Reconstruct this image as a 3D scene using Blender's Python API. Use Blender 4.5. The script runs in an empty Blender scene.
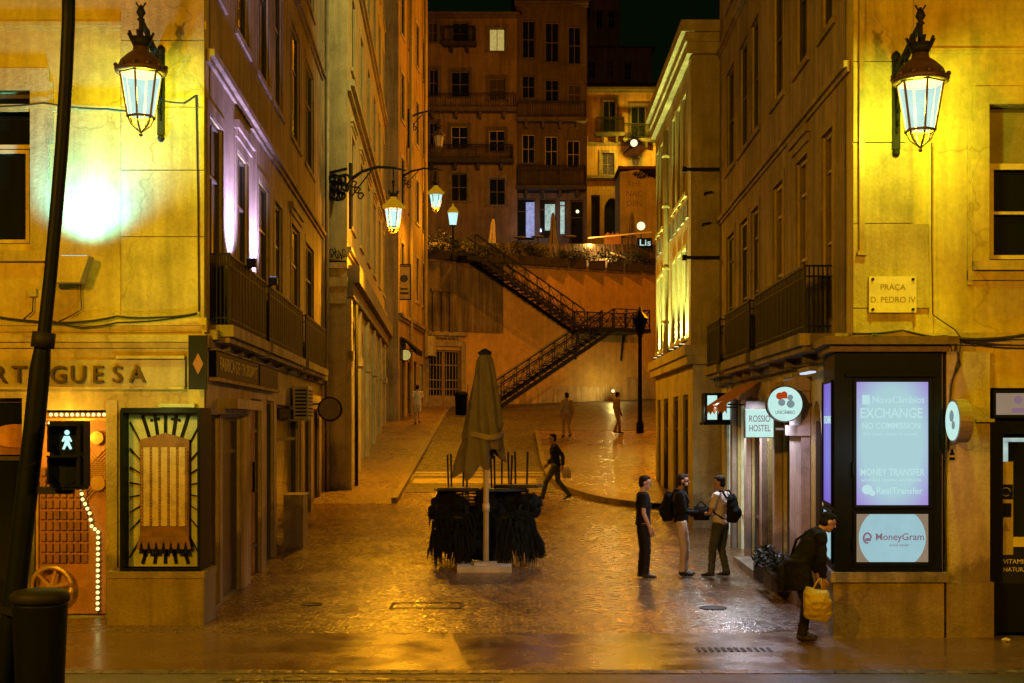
import bpy, math, random
from mathutils import Vector, Matrix, noise
R = random.Random(11)
C = bpy.context.scene.collection
SC = bpy.context.scene
F, HZ, CAMZ = 1300.0, 424.0, 2.62          # focal length in px, horizon row, eye height
PI = math.pi

def terrain(y):
    if y < 22: return 0.0
    if y < 34:
        t = (y-22)/12.0
        return .64*t**1.4
    return .64+.0862*(y-34)
def P(px, py, Y): return Vector(((px-512)/F*Y, Y, CAMZ+(HZ-py)/F*Y))
def G(px, py):                                # the point of the ground seen at a pixel
    Y = 14.0
    while Y < 90:
        if CAMZ+(HZ-py)/F*Y <= terrain(Y): break
        Y += .02
    return Vector(((px-512)/F*Y, Y, terrain(Y)))

class Frame:
    """a vertical facade: O corner, U along it, N out of it"""
    def __init__(s, O, U, N):
        s.O, s.U, s.N = Vector(O), Vector(U).normalized(), Vector(N).normalized()
    def __call__(s, u, n, z): return s.O+s.U*u+s.N*n+Vector((0,0,z))
    def u(s, px):
        t = (px-512)/F
        return (t*s.O.y-s.O.x)/(s.U.x-t*s.U.y)
    def z(s, px, py, n=0):
        Y = s.O.y+s.U.y*s.u(px)+s.N.y*n
        return CAMZ+(HZ-py)/F*Y

# ------------------------------------------------------------------ objects
def wloc(o):
    v = Vector((0,0,0))
    while o is not None: v += o.location; o = o.parent
    return v
def props(o, label=None, cat=None, group=None, kind=None):
    if label: o['label'] = label
    if cat: o['category'] = cat
    if group: o['group'] = group
    if kind: o['kind'] = kind
    return o
def thing(name, label, cat, loc=(0,0,0), group=None):
    o = bpy.data.objects.new(name, None); C.objects.link(o)
    o.location = loc; o.empty_display_size = .2
    return props(o, label, cat, group)
def kids(o): return [c for c in bpy.data.objects if c.parent is o]
def dup(o, loc, rotz=0, label=None, parent=None, ch=None):
    c = o.copy(); C.objects.link(c)
    if parent is None:
        c.location = loc; c.rotation_euler = (0,0,rotz)
        if label: c['label'] = label
    else: c.parent = parent
    for k in kids(o): dup(k, None, parent=c)
    return c

class MB:
    def __init__(s, fr=None): s.v, s.f, s.mi, s.sm, s.fr = [], [], [], [], fr
    def T(s, p):
        return s.fr(*p) if s.fr else Vector(p)
    def add(s, vs, fs, mi=0, smooth=False, raw=False):
        b = len(s.v)
        s.v += [Vector(p) if raw else s.T(p) for p in vs]
        for f in fs: s.f.append([b+i for i in f]); s.mi.append(mi); s.sm.append(smooth)
    def quad(s, a, b, c, d, mi=0): s.add([a,b,c,d], [(0,1,2,3)], mi)
    def box(s, u0, u1, n0, n1, z0, z1, mi=0):
        vs = [(u,n,z) for u in (u0,u1) for n in (n0,n1) for z in (z0,z1)]
        s.add(vs, [(0,1,3,2),(4,6,7,5),(0,4,5,1),(2,3,7,6),(0,2,6,4),(1,5,7,3)], mi)
    def bar(s, p, q, w, h=None, mi=0):
        h = h or w
        p, q = s.T(p), s.T(q); d = (q-p).normalized()
        up = Vector((0,0,1)) if abs(d.z) < .95 else Vector((0,1,0))
        r = d.cross(up).normalized(); up = r.cross(d)
        vs = [c+r*a*w/2+up*b*h/2 for c in (p,q) for a,b in ((-1,-1),(1,-1),(1,1),(-1,1))]
        s.add(vs, [(0,1,2,3),(4,7,6,5),(0,4,5,1),(1,5,6,2),(2,6,7,3),(3,7,4,0)], mi, raw=True)
    def tube(s, pts, r, n=8, mi=0, smooth=True):
        pts = [s.T(p) for p in pts]; m = len(pts)
        rs = r if isinstance(r, (list,tuple)) else [r]*m
        vs, pr = [], None
        for i, p in enumerate(pts):
            t = (pts[min(i+1,m-1)]-pts[max(i-1,0)])
            t = t.normalized() if t.length > 1e-9 else Vector((0,0,1))
            a = pr if pr is not None else (Vector((1,0,0)) if abs(t.x) < .9 else Vector((0,1,0)))
            a = (a-t*a.dot(t)).normalized(); pr = a; b = t.cross(a)
            vs += [p+(a*math.cos(2*PI*k/n)+b*math.sin(2*PI*k/n))*rs[i] for k in range(n)]
        fs = [(i*n+k, i*n+(k+1)%n, (i+1)*n+(k+1)%n, (i+1)*n+k) for i in range(m-1) for k in range(n)]
        fs += [tuple(range(n))[::-1], tuple(range((m-1)*n, m*n))]
        s.add(vs, fs, mi, smooth, raw=True)
    def loft(s, rings, right=(1,0,0), n=14, mi=0, smooth=True):
        """rings: (centre, rx, ry); rx along right"""
        rt = Vector(right).normalized(); m = len(rings); vs = []
        cs = [Vector(r[0]) for r in rings]
        for i, (c, rx, ry) in enumerate(rings):
            t = (cs[min(i+1,m-1)]-cs[max(i-1,0)]).normalized()
            x = (rt-t*rt.dot(t)).normalized(); y = t.cross(x)
            vs += [cs[i]+x*math.cos(2*PI*k/n)*rx+y*math.sin(2*PI*k/n)*ry for k in range(n)]
        fs = [(i*n+k, i*n+(k+1)%n, (i+1)*n+(k+1)%n, (i+1)*n+k) for i in range(m-1) for k in range(n)]
        fs += [tuple(range(n))[::-1], tuple(range((m-1)*n, m*n))]
        s.add(vs, fs, mi, smooth)
    def ball(s, c, r, n=10, mi=0, M=None):
        c = Vector(c); rx, ry, rz = r if isinstance(r,(list,tuple)) else (r,r,r)
        vs, fs = [], []
        for i in range(n+1):
            th = PI*i/n
            for k in range(2*n):
                ph = PI*k/n
                p = Vector((rx*math.sin(th)*math.cos(ph), ry*math.sin(th)*math.sin(ph), rz*math.cos(th)))
                if M: p = M @ p
                vs.append(c+p)
        for i in range(n):
            for k in range(2*n):
                a, b = i*2*n+k, i*2*n+(k+1)%(2*n)
                fs.append((a, a+2*n, b+2*n, b))
        s.add(vs, fs, mi, True)
    def lathe(s, prof, c=(0,0,0), n=16, mi=0, smooth=True, ph=0):
        vs = [(c[0]+r*math.cos(2*PI*k/n+ph), c[1]+r*math.sin(2*PI*k/n+ph), c[2]+z) for r, z in prof for k in range(n)]
        fs = [(i*n+k, i*n+(k+1)%n, (i+1)*n+(k+1)%n, (i+1)*n+k) for i in range(len(prof)-1) for k in range(n)]
        fs += [tuple(range(n))[::-1], tuple(range((len(prof)-1)*n, len(prof)*n))]
        s.add(vs, fs, mi, smooth)
    def prism(s, poly, n0, n1, mi=0):
        """poly in (u,z), from n0 to n1"""
        k = len(poly)
        vs = [(u,n0,z) for u,z in poly]+[(u,n1,z) for u,z in poly]
        fs = [tuple(range(k)), tuple(range(k,2*k))[::-1]]+[(i,i+k,(i+1)%k+k,(i+1)%k) for i in range(k)]
        s.add(vs, fs, mi)
    def disc(s, c, r, n0, n1, k=32, mi=0, ru=None):
        ru = ru or r
        s.prism([(c[0]+ru*math.cos(2*PI*i/k), c[1]+r*math.sin(2*PI*i/k)) for i in range(k)], n0, n1, mi)
    def build(s, name, mats, parent=None, remesh=None, fold=0):
        mats = mats if isinstance(mats,(list,tuple)) else [mats]
        off = wloc(parent) if parent is not None else Vector((0,0,0))
        me = bpy.data.meshes.new(name)
        me.from_pydata([tuple(v-off) for v in s.v], [], s.f)
        import bmesh
        bm = bmesh.new(); bm.from_mesh(me)
        bmesh.ops.recalc_face_normals(bm, faces=bm.faces); bm.to_mesh(me); bm.free()
        if remesh:
            t = bpy.data.objects.new('t', me); C.objects.link(t)
            md = t.modifiers.new('r','REMESH'); md.mode = 'VOXEL'; md.voxel_size = remesh
            sm = t.modifiers.new('s','SMOOTH'); sm.iterations = 3; sm.factor = .5
            dg = bpy.context.evaluated_depsgraph_get(); dg.update()
            m2 = bpy.data.meshes.new_from_object(t.evaluated_get(dg))
            bpy.data.objects.remove(t); bpy.data.meshes.remove(me); me = m2; me.name = name
            if fold:
                for v, nn in [(v, v.normal.copy()) for v in me.vertices]:
                    w = noise.noise(Vector((v.co.x*9, v.co.y*9, v.co.z*14)))+.5*noise.noise(v.co*26)
                    v.co += nn*w*fold
            for p in me.polygons: p.use_smooth = True
        else:
            for p, mi, sm in zip(me.polygons, s.mi, s.sm): p.material_index = mi; p.use_smooth = sm
        me.materials.clear()
        for m in mats: me.materials.append(m)
        o = bpy.data.objects.new(name, me); C.objects.link(o); o.parent = parent
        return o

# ------------------------------------------------------------------ materials
def _nodes(name):
    m = bpy.data.materials.new(name); m.use_nodes = True
    nt = m.node_tree; nt.nodes.clear()
    out = nt.nodes.new('ShaderNodeOutputMaterial')
    return m, nt, out
def N(nt, t, **kw):
    n = nt.nodes.new('ShaderNode'+t)
    for k, v in kw.items(): setattr(n, k, v)
    return n
def L(nt, a, b): nt.links.new(a, b)
def noise_n(nt, vec, scale, detail=4, rough=.6):
    n = N(nt,'TexNoise'); n.inputs['Scale'].default_value = scale
    n.inputs['Detail'].default_value = detail; n.inputs['Roughness'].default_value = rough
    L(nt, vec, n.inputs['Vector']); return n.outputs['Fac']
def ramp(nt, fac, stops):
    r = N(nt,'ValToRGB'); e = r.color_ramp.elements
    while len(e) < len(stops): e.new(.5)
    for el, (p, c) in zip(e, stops):
        el.position = p; el.color = (*c,1) if len(c) == 3 else c
    L(nt, fac, r.inputs[0]); return r.outputs[0]
def mix(nt, f, a, b, mode='MIX'):
    m = N(nt,'Mix', data_type='RGBA', blend_type=mode)
    for i, v in ((0,f),(6,a),(7,b)):
        if hasattr(v,'is_linked'): L(nt, v, m.inputs[i])
        else: m.inputs[i].default_value = v if i == 0 else (*v,1)
    return m.outputs[2]
def surf(name, col, rough=.75, var=.35, scale=1.3, streak=0., bump=.25, bscale=45, metal=0., spec=.4, rvar=0., fine=.2, patch=0.):
    """painted / stony / metal surface: blotches, fine grain, optional rain streaks, bump"""
    m, nt, out = _nodes(name)
    p = N(nt,'BsdfPrincipled'); L(nt, p.outputs[0], out.inputs[0])
    pos = N(nt,'NewGeometry').outputs['Position']
    a = noise_n(nt, pos, scale, 5)
    dk = tuple(c*(1-var) for c in col); lt = tuple(min(1,c*(1+var*.5)) for c in col)
    c = ramp(nt, a, [(.3,dk),(.52,col),(.75,lt)])
    if fine:
        g = noise_n(nt, pos, scale*14, 3)
        c = mix(nt, 1., c, ramp(nt, g, [(.3,(1-fine,)*3),(.7,(1+0*fine,)*3)]), 'MULTIPLY')
    if streak:
        mp = N(nt,'Mapping'); L(nt, pos, mp.inputs[0]); mp.inputs['Scale'].default_value = (2.6,2.6,.22)
        s = noise_n(nt, mp.outputs[0], 1.6, 5, .65)
        c = mix(nt, 1., c, ramp(nt, s, [(.38,(1-streak,)*3),(.6,(1,1,1))]), 'MULTIPLY')
    if patch:
        c = mix(nt, 1., c, ramp(nt, noise_n(nt, pos, .55, 6, .7), [(.50,(1,1,1)),(.515,(1-patch,)*3),(.60,(1-patch*.6,)*3),(.61,(1,1,1))]), 'MULTIPLY')
        cr = N(nt,'TexVoronoi', feature='DISTANCE_TO_EDGE'); cr.inputs['Scale'].default_value = .32
        wv = N(nt,'VectorMath', operation='MULTIPLY_ADD'); nz = N(nt,'TexNoise'); nz.inputs['Scale'].default_value = 2.5; L(nt, pos, nz.inputs['Vector'])
        L(nt, nz.outputs['Color'], wv.inputs[0]); wv.inputs[1].default_value = (.7,.7,.7); L(nt, pos, wv.inputs[2]); L(nt, wv.outputs[0], cr.inputs['Vector'])
        c = mix(nt, 1., c, ramp(nt, cr.outputs['Distance'], [(.0015,(.74,.70,.66)),(.005,(1,1,1))]), 'MULTIPLY')
        sz = N(nt,'SeparateXYZ'); L(nt, pos, sz.inputs[0]); gn = N(nt,'Math', operation='MULTIPLY_ADD'); L(nt, noise_n(nt, pos, 2.5, 5, .7), gn.inputs[0]); gn.inputs[1].default_value = -1.6; L(nt, sz.outputs[2], gn.inputs[2])
        c = mix(nt, 1., c, ramp(nt, gn.outputs[0], [(0.0,(.5,.47,.43)),(.25,(1,1,1))]), 'MULTIPLY')
    L(nt, c, p.inputs['Base Color'])
    p.inputs['Metallic'].default_value = metal
    p.inputs['Specular IOR Level'].default_value = spec
    if rvar:
        L(nt, ramp(nt, noise_n(nt, pos, scale*2.2, 4), [(.35,(max(.05,rough-rvar),)*3),(.65,(min(1,rough+rvar),)*3)]), p.inputs['Roughness'])
    else: p.inputs['Roughness'].default_value = rough
    if bump:
        b = N(nt,'Bump'); b.inputs['Strength'].default_value = bump; b.inputs['Distance'].default_value = .02
        L(nt, noise_n(nt, pos, bscale, 3), b.inputs['Height']); L(nt, b.outputs[0], p.inputs['Normal'])
    return m
def glow(name, col, strength, vary=0.):
    m, nt, out = _nodes(name)
    e = N(nt,'Emission'); e.inputs[0].default_value = (*col,1); e.inputs[1].default_value = strength
    if vary:
        pos = N(nt,'NewGeometry').outputs['Position']
        L(nt, ramp(nt, noise_n(nt, pos, 5, 4), [(.3,tuple(c*(1-vary) for c in col)),(.7,col)]), e.inputs[0])
    L(nt, e.outputs[0], out.inputs[0]); return m
def lampglass(name, col, strength, tr=.75):
    """frosted lamp pane: lit through and glowing"""
    m, nt, out = _nodes(name)
    e = N(nt,'Emission'); e.inputs[1].default_value = strength
    pos = N(nt,'NewGeometry').outputs['Position']
    L(nt, ramp(nt, noise_n(nt, pos, 6, 3), [(.3,tuple(c*.8 for c in col)),(.7,col)]), e.inputs[0])
    t = N(nt,'BsdfTransparent'); t.inputs[0].default_value = (tr,tr,tr,1)
    a = N(nt,'AddShader'); L(nt, e.outputs[0], a.inputs[0]); L(nt, t.outputs[0], a.inputs[1])
    L(nt, a.outputs[0], out.inputs[0]); return m
def screenmat(name, centre, edge, strength, power=1.0):
    """back-lit poster: hot in the middle, violet towards the frame"""
    m, nt, out = _nodes(name)
    e = N(nt,'Emission'); e.inputs[1].default_value = strength
    g = N(nt,'TexCoord').outputs['Generated']
    mp = N(nt,'Mapping'); L(nt, g, mp.inputs[0]); mp.inputs['Location'].default_value = (-.5,-.5,-.5)
    mp.inputs['Scale'].default_value = (1,.02,1)
    mp.inputs['Location'].default_value = (-.5,-.01,-.52)
    ln = N(nt,'VectorMath', operation='LENGTH'); L(nt, mp.outputs[0], ln.inputs[0])
    L(nt, ramp(nt, ln.outputs['Value'], [(.22*power,centre),(.68,edge)]), e.inputs[0])
    L(nt, e.outputs[0], out.inputs[0]); return m
def glassmat(name, col=(.008,.012,.009), rough=.07, spec=.7):
    m, nt, out = _nodes(name)
    p = N(nt,'BsdfPrincipled'); L(nt, p.outputs[0], out.inputs[0])
    p.inputs['Base Color'].default_value = (*col,1); p.inputs['Roughness'].default_value = rough
    p.inputs['Specular IOR Level'].default_value = spec
    pos = N(nt,'NewGeometry').outputs['Position']
    b = N(nt,'Bump'); b.inputs['Strength'].default_value = .06; b.inputs['Distance'].default_value = .05
    L(nt, noise_n(nt, pos, 1.5, 2), b.inputs['Height']); L(nt, b.outputs[0], p.inputs['Normal'])
    return m
def paving(name, c1, c2, joint, scale, rough=(.22,.5), bump=.6, wet=.5):
    """small limestone cobbles, worn shiny: cells, joints, damp patches"""
    m, nt, out = _nodes(name)
    p = N(nt,'BsdfPrincipled'); L(nt, p.outputs[0], out.inputs[0])
    pos = N(nt,'NewGeometry').outputs['Position']
    wob = N(nt,'Mapping'); L(nt, pos, wob.inputs[0]); wob.inputs['Scale'].default_value = (1,1,0)
    v = N(nt,'TexVoronoi', feature='F1'); v.inputs['Scale'].default_value = scale; v.inputs['Randomness'].default_value = .62
    L(nt, wob.outputs[0], v.inputs['Vector'])
    d = N(nt,'TexVoronoi', feature='DISTANCE_TO_EDGE'); d.inputs['Scale'].default_value = scale; d.inputs['Randomness'].default_value = .62
    L(nt, wob.outputs[0], d.inputs['Vector'])
    sep = N(nt,'SeparateColor'); L(nt, v.outputs['Color'], sep.inputs[0])
    c = ramp(nt, sep.outputs[0], [(.1,c1),(.9,c2)])
    big = noise_n(nt, pos, .45, 5, .65)
    c = mix(nt, 1., c, ramp(nt, big, [(.34,(.45,.42,.4)),(.62,(1,1,1))]), 'MULTIPLY')
    c = mix(nt, ramp(nt, d.outputs['Distance'], [(.02,(1,1,1)),(.1,(0,0,0))]), c, joint)
    L(nt, c, p.inputs['Base Color'])
    rg = noise_n(nt, pos, .8, 5, .7)
    r0 = ramp(nt, rg, [(.25,(rough[0],)*3),(.8,(rough[1],)*3)])
    r1 = mix(nt, 1., r0, ramp(nt, sep.outputs[1], [(0,(.75,)*3),(1,(1.25,)*3)]), 'MULTIPLY')
    L(nt, r1, p.inputs['Roughness']); p.inputs['Specular IOR Level'].default_value = wet
    dome = ramp(nt, d.outputs['Distance'], [(0,(0,0,0)),(.28,(1,1,1))])
    tilt = N(nt,'Math', operation='MULTIPLY_ADD'); L(nt, sep.outputs[2], tilt.inputs[0]); tilt.inputs[1].default_value = .5; L(nt, dome, tilt.inputs[2])
    ad = N(nt,'Math', operation='MULTIPLY_ADD'); L(nt, noise_n(nt, pos, 2.2, 3), ad.inputs[0]); ad.inputs[1].default_value = .25; L(nt, tilt.outputs[0], ad.inputs[2])
    b = N(nt,'Bump'); b.inputs['Strength'].default_value = bump; b.inputs['Distance'].default_value = .012
    L(nt, ad.outputs[0], b.inputs['Height']); L(nt, b.outputs[0], p.inputs['Normal'])
    return m

M = dict(
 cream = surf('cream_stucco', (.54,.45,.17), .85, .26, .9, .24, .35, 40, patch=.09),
 stone = surf('limestone', (.48,.41,.22), .7, .32, 1.6, .28, .45, 26, patch=.09),
 stone_dk = surf('grimy_limestone', (.25,.21,.15), .75, .5, 1.8, .45, .45, 30),
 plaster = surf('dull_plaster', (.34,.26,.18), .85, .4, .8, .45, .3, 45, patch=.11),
 ochre = surf('ochre_plaster', (.42,.30,.15), .85, .35, .8, .4, .3, 55),
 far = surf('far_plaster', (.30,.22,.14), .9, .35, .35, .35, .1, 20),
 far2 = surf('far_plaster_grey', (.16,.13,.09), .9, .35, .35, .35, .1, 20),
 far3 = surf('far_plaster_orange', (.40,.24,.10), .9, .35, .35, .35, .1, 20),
 wallret = surf('retaining_wall_render', (.45,.29,.09), .9, .28, .22, .14, .2, 9, patch=.07),
 wallold = surf('stained_render', (.17,.13,.08), .9, .55, .5, .6, .3, 12),
 iron = surf('black_iron', (.008,.010,.007), .65, .3, 6, 0, .2, 60, 0, .2),
 ironrust = surf('lamp_iron', (.10,.062,.028), .5, .4, 8, 0, .3, 60, .3),
 black = surf('black_enamel', (.005,.008,.005), .5, .2, 5, 0, .05, 30, 0, .06),
 frame = surf('cream_window_frame', (.55,.48,.3), .55, .25, 5, 0, .1, 60),
 framedk = surf('dark_window_frame', (.05,.04,.025), .55, .3, 5, 0, .1, 60),
 framemid = surf('worn_window_frame', (.2,.15,.09), .55, .3, 5, 0, .1, 60),
 glass = glassmat('dark_window_glass'),
 glassmain = glassmat('front_window_glass', (.005,.008,.005), .12, .35),
 glasswarm = glassmat('warm_glass_tone', (.10,.065,.02), .12, .6),  # warm brown base colour for the golden panes
 curtain = glassmat('glass_over_net_curtain', (.07,.06,.035), .25, .5), shutterdk = surf('closed_inner_shutter', (.05,.042,.026), .6, .4, 4, .4, .3, 25),
 blind = surf('old_blind', (.22,.2,.12), .7, .25, 3, 0, .1, 40),
 door = surf('old_wood_door', (.06,.035,.018), .5, .4, 4, .3, .3, 25),
 roof = surf('roof_tile', (.12,.05,.03), .85, .4, 2, 0, .4, 14),
 pipe = surf('zinc_pipe', (.30,.26,.18), .5, .3, 4, 0, .1, 40, .4),
 shopwall = surf('shop_cladding', (.40,.31,.25), .6, .34, 1.4, .35, .15, 40, patch=.12),
 sign = surf('sign_board', (.40,.34,.2), .6, .25, 2, .2, .1, 40),
 bronze = surf('bronze_letter', (.05,.035,.018), .35, .3, 6, 0, .1, 50, .6),
 cable = surf('rubber_cable', (.02,.016,.012), .6, .2, 6, 0, 0),
 asphalt = surf('asphalt', (.055,.05,.045), .42, .35, .5, 0, .5, 55, 0, .5, .14),
 kerb = surf('kerb_stone', (.20,.155,.105), .5, .4, 1.3, 0, .4, 30),
 line = surf('pale_stone_band', (.46,.4,.3), .45, .35, 1.2, 0, .35, 40),
 lit_paving = surf('lit_paving_tone', (.42,.34,.16), .5, .4, 2, 0, .3, 60),
 metalgrey = surf('grey_metal', (.3,.29,.25), .45, .25, 3, .2, .1, 30, .3),
 acwhite = surf('ac_casing', (.45,.4,.3), .5, .25, 3, .25, .1, 40),
 canvas = surf('parasol_canvas', (.14,.115,.08), .9, .35, 3.5, 0, .5, 120, 0, .2),
 mast = surf('parasol_mast', (.50,.40,.25), .45, .15, 5, 0, .05, 40),
 concrete = surf('concrete_slab', (.42,.36,.26), .75, .3, 3, 0, .4, 30),
 wicker = surf('dark_wicker', (.007,.007,.005), .5, .35, 10, 0, .6, 90),
 fringe = surf('dark_raffia', (.006,.007,.005), .85, .4, 10, 0, .5, 90, 0, .1),
 leaf = surf('dark_leaf', (.014,.022,.007), .6, .5, 3, 0, .1, 20),
 terracotta = surf('planter', (.025,.018,.012), .8, .3, 4, 0, .3, 30),
 redpanel = surf('red_shop_panel', (.24,.10,.03), .5, .4, 3, 0, .1, 30),
 orangepanel = surf('orange_shop_panel', (.42,.19,.05), .55, .35, 2.5, 0, .1, 30),
 gold = surf('gold_trim', (.55,.33,.08), .35, .3, 8, 0, .1, 40, .5),
 tincol = surf('tin_gold', (.46,.38,.18), .45, .35, 9, 0, .1, 40),
 tindk = surf('tin_label', (.26,.15,.06), .4, .5, 9, 0, .1, 40),
 brownred = surf('brown_red_panel', (.17,.085,.03), .5, .45, 7, 0, .1, 30),
 mint = surf('mint_panel', (.36,.40,.20), .5, .3, 3, 0, .05, 40),
 skin = surf('skin', (.36,.21,.13), .55, .15, 8, 0, .05, 120, 0, .25),
 hair = surf('dark_hair', (.012,.009,.006), .6, .3, 30, 0, .4, 160, 0, .08),
 hairbrown = surf('brown_hair', (.035,.022,.012), .6, .3, 30, 0, .4, 160, 0, .08),
 clblack = surf('black_cloth', (.010,.010,.009), .85, .3, 6, 0, .4, 140, 0, .08),
 clnavy = surf('dark_jacket_cloth', (.016,.015,.014), .8, .3, 6, 0, .4, 140, 0, .08),
 clbeige = surf('beige_cloth', (.55,.43,.29), .85, .25, 6, 0, .4, 140, 0, .08),
 clwhite = surf('white_cloth', (.60,.52,.44), .85, .2, 6, 0, .4, 140, 0, .08),
 clgreen = surf('olive_denim', (.07,.075,.04), .85, .3, 6, 0, .4, 140, 0, .08),
 cltan = surf('tan_cloth', (.55,.38,.22), .85, .3, 6, 0, .4, 140, 0, .08),
 shoe = surf('shoe_leather', (.018,.013,.010), .45, .3, 8, 0, .2, 60),
 bagyellow = surf('yellow_bag', (.36,.28,.045), .35, .25, 5, 0, .3, 40),
 shutter = surf('rolling_shutter', (.3,.27,.24), .45, .25, 3, .3, .1, 40, .3),
 awning = surf('orange_awning', (.42,.15,.04), .85, .3, 3, .2, .3, 90),
 plaque = surf('marble_plaque', (.56,.52,.38), .4, .2, 5, 0, .1, 40),
 engraved = surf('engraved_letters', (.24,.18,.10), .7, .2, 5, 0, 0),
 paper = surf('paper', (.6,.55,.45), .8, .2, 8, 0, .2, 30),
 greylogo = glow('grey_logo_on_sign', (.20,.26,.27), 1.0),
 redlogo = glow('red_logo_on_sign', (.42,.045,.006), 1.0),
 lavtext = glow('sign_ink', (.22,.13,.17), 1.0),
 whitetext = glow('light_sign_lettering', (.50,.75,.76), 1.0),
 signwhite = glow('lit_sign_face', (.53,.82,.75), 1.08, .10),
 screen = screenmat('lit_poster', (.40,.63,.67), (.36,.27,.66), 1.0, 1.9),
 screenside = screenmat('lit_poster_side', (.22,.22,.68), (.20,.10,.55), 1.0),
 moneyscreen = glow('lit_poster_tan', (.28,.20,.13), 1.0, .1),
 moneyoval = glow('lit_poster_oval', (.34,.56,.62), 1.0, .1),
 lamp = lampglass('lantern_glass', (.47,.76,.70), 1.0, .2),
 lampfar = lampglass('street_lantern_glass', (.48,.80,.76), 1.0, .4),
 hoodlit = lampglass('amber_hood_glow', (.40,.19,.004), 1.0, .05),  # lamplight in the hood is put in as the material's own glow
 lampoff = surf('unlit_lantern_glass', (.42,.38,.28), .3, .2, 5, 0, 0),
 bulb = glow('bulb', (.95,.85,.30), 1.6),
 shopwhite = glow('shop_window_light', (.50,.66,.60), 1.05, .6),
 shoplilac = glow('shop_door_light', (.40,.42,.75), 1.0, .5),
 winlit = glow('lit_curtain', (.60,.45,.12), .9, .35),
 winwarm = glow('warm_pane', (.30,.16,.02), .55, .5),
 orangeglow = glow('orange_shop_interior', (.20,.055,.006), .55, .6),
 strip = glow('tube_light', (.60,.70,.95), 1.1),
 greenman = glow('green_man', (.45,.85,.75), 1.4),
 globe = glow('lamp_globe', (.95,.85,.45), 1.6),
 warmbulb = glow('warm_bulb', (1.,.5,.1), 1.5),
 pave = paving('limestone_cobbles', (.155,.086,.040), (.25,.145,.068), (.06,.035,.02), 14, (.17,.36), .30, .55),
 pave2 = paving('sidewalk_cobbles', (.19,.12,.065), (.29,.19,.11), (.08,.06,.04), 11.0, (.22,.48), .5, .5),
 slab = surf('worn_stone_slabs', (.14,.078,.04), .24, .35, .7, 0, .10, 3, 0, .6, .08),
 setts = paving('basalt_setts', (.07,.06,.05), (.15,.125,.1), (.025,.02,.016), 6.5, (.35,.55), .8, .4),
)

# ------------------------------------------------------------------ building tools
def wall(mb, u0, u1, z0, z1, holes=(), depth=.22, mi=0, n=0):
    us = sorted({u0,u1,*[x for h in holes for x in h[:2] if u0 < x < u1]})
    zs = sorted({z0,z1,*[x for h in holes for x in h[2:4] if z0 < x < z1]})
    for a, b in zip(us, us[1:]):
        for c, d in zip(zs, zs[1:]):
            mu, mz = (a+b)/2, (c+d)/2
            if any(h[0] < mu < h[1] and h[2] < mz < h[3] for h in holes): continue
            mb.quad((a,n,c),(b,n,c),(b,n,d),(a,n,d), mi)
    for h in holes:
        a, b, c, d = h[:4]
        for p, q in (((a,c),(a,d)),((b,c),(b,d)),((a,c),(b,c)),((a,d),(b,d))):
            mb.quad((p[0],n,p[1]),(q[0],n,q[1]),(q[0],n-depth,q[1]),(p[0],n-depth,p[1]), mi)
def ring(mb, a, b, c, d, w, n0, n1, bottom=True):
    mb.box(a, a+w, n0, n1, c, d); mb.box(b-w, b, n0, n1, c, d)
    mb.box(a+w, b-w, n0, n1, d-w, d)
    if bottom: mb.box(a+w, b-w, n0, n1, c, c+w)
def window(par, fr, hole, fmat='framedk', gmat='glass', depth=.18, surround='stone', cols=2, rows=(.62,), fw=.055, sw=.13, sill=True, label=None, head=None, prd=.05):
    a, b, c, d = hole
    if abs(fr.N.x) > .5: depth, prd = .07, .024          # flush sashes on the street sides
    mb = MB(fr); ring(mb, a+.004, b-.004, c+.004, d-.004, fw, -depth-.03, -depth+.03)
    for i in range(1, cols):
        u = a+(b-a)*i/cols; mb.box(u-fw*.35, u+fw*.35, -depth-.02, -depth+.02, c+fw, d-fw)
    for r in rows:
        z = c+(d-c)*r
        for i in range(cols):
            x0 = a+(b-a)*i/cols+(fw if i == 0 else fw*.35); x1 = a+(b-a)*(i+1)/cols-(fw if i == cols-1 else fw*.35)
            mb.box(x0, x1, -depth-.02, -depth+.02, z-fw*.35, z+fw*.35)
    w = mb.build('window', M[fmat], par)
    if label: w['label'] = label
    if gmat == 'glass': gmat = R.choice(('glass','glass','glass','glass','curtain','shutterdk'))
    g = MB(fr); g.quad((a+.01,-depth-.012,c+.01),(b-.01,-depth-.012,c+.01),(b-.01,-depth-.012,d-.01),(a+.01,-depth-.012,d-.01)); g.build('pane', M[gmat], w)
    if surround:
        s = MB(fr)
        s.box(a-sw, a, .003, prd, c, d); s.box(b, b+sw, .003, prd, c, d); s.box(a-sw, b+sw, .003, prd*1.1, d, d+sw)
        if head: s.box(a-sw-.12, b+sw+.12, .003, prd*4, d+sw+.12, d+sw+.24); s.box(a-sw-.05, b+sw+.05, .003, prd*2.4, d+sw, d+sw+.12)
        s.build('surround', M[surround], w)
        if sill:
            s = MB(fr); s.box(a-sw-.05, b+sw+.05, .003, prd*2.4, c-.1, c-.003); s.build('sill', M[surround], w)
    return w
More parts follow.
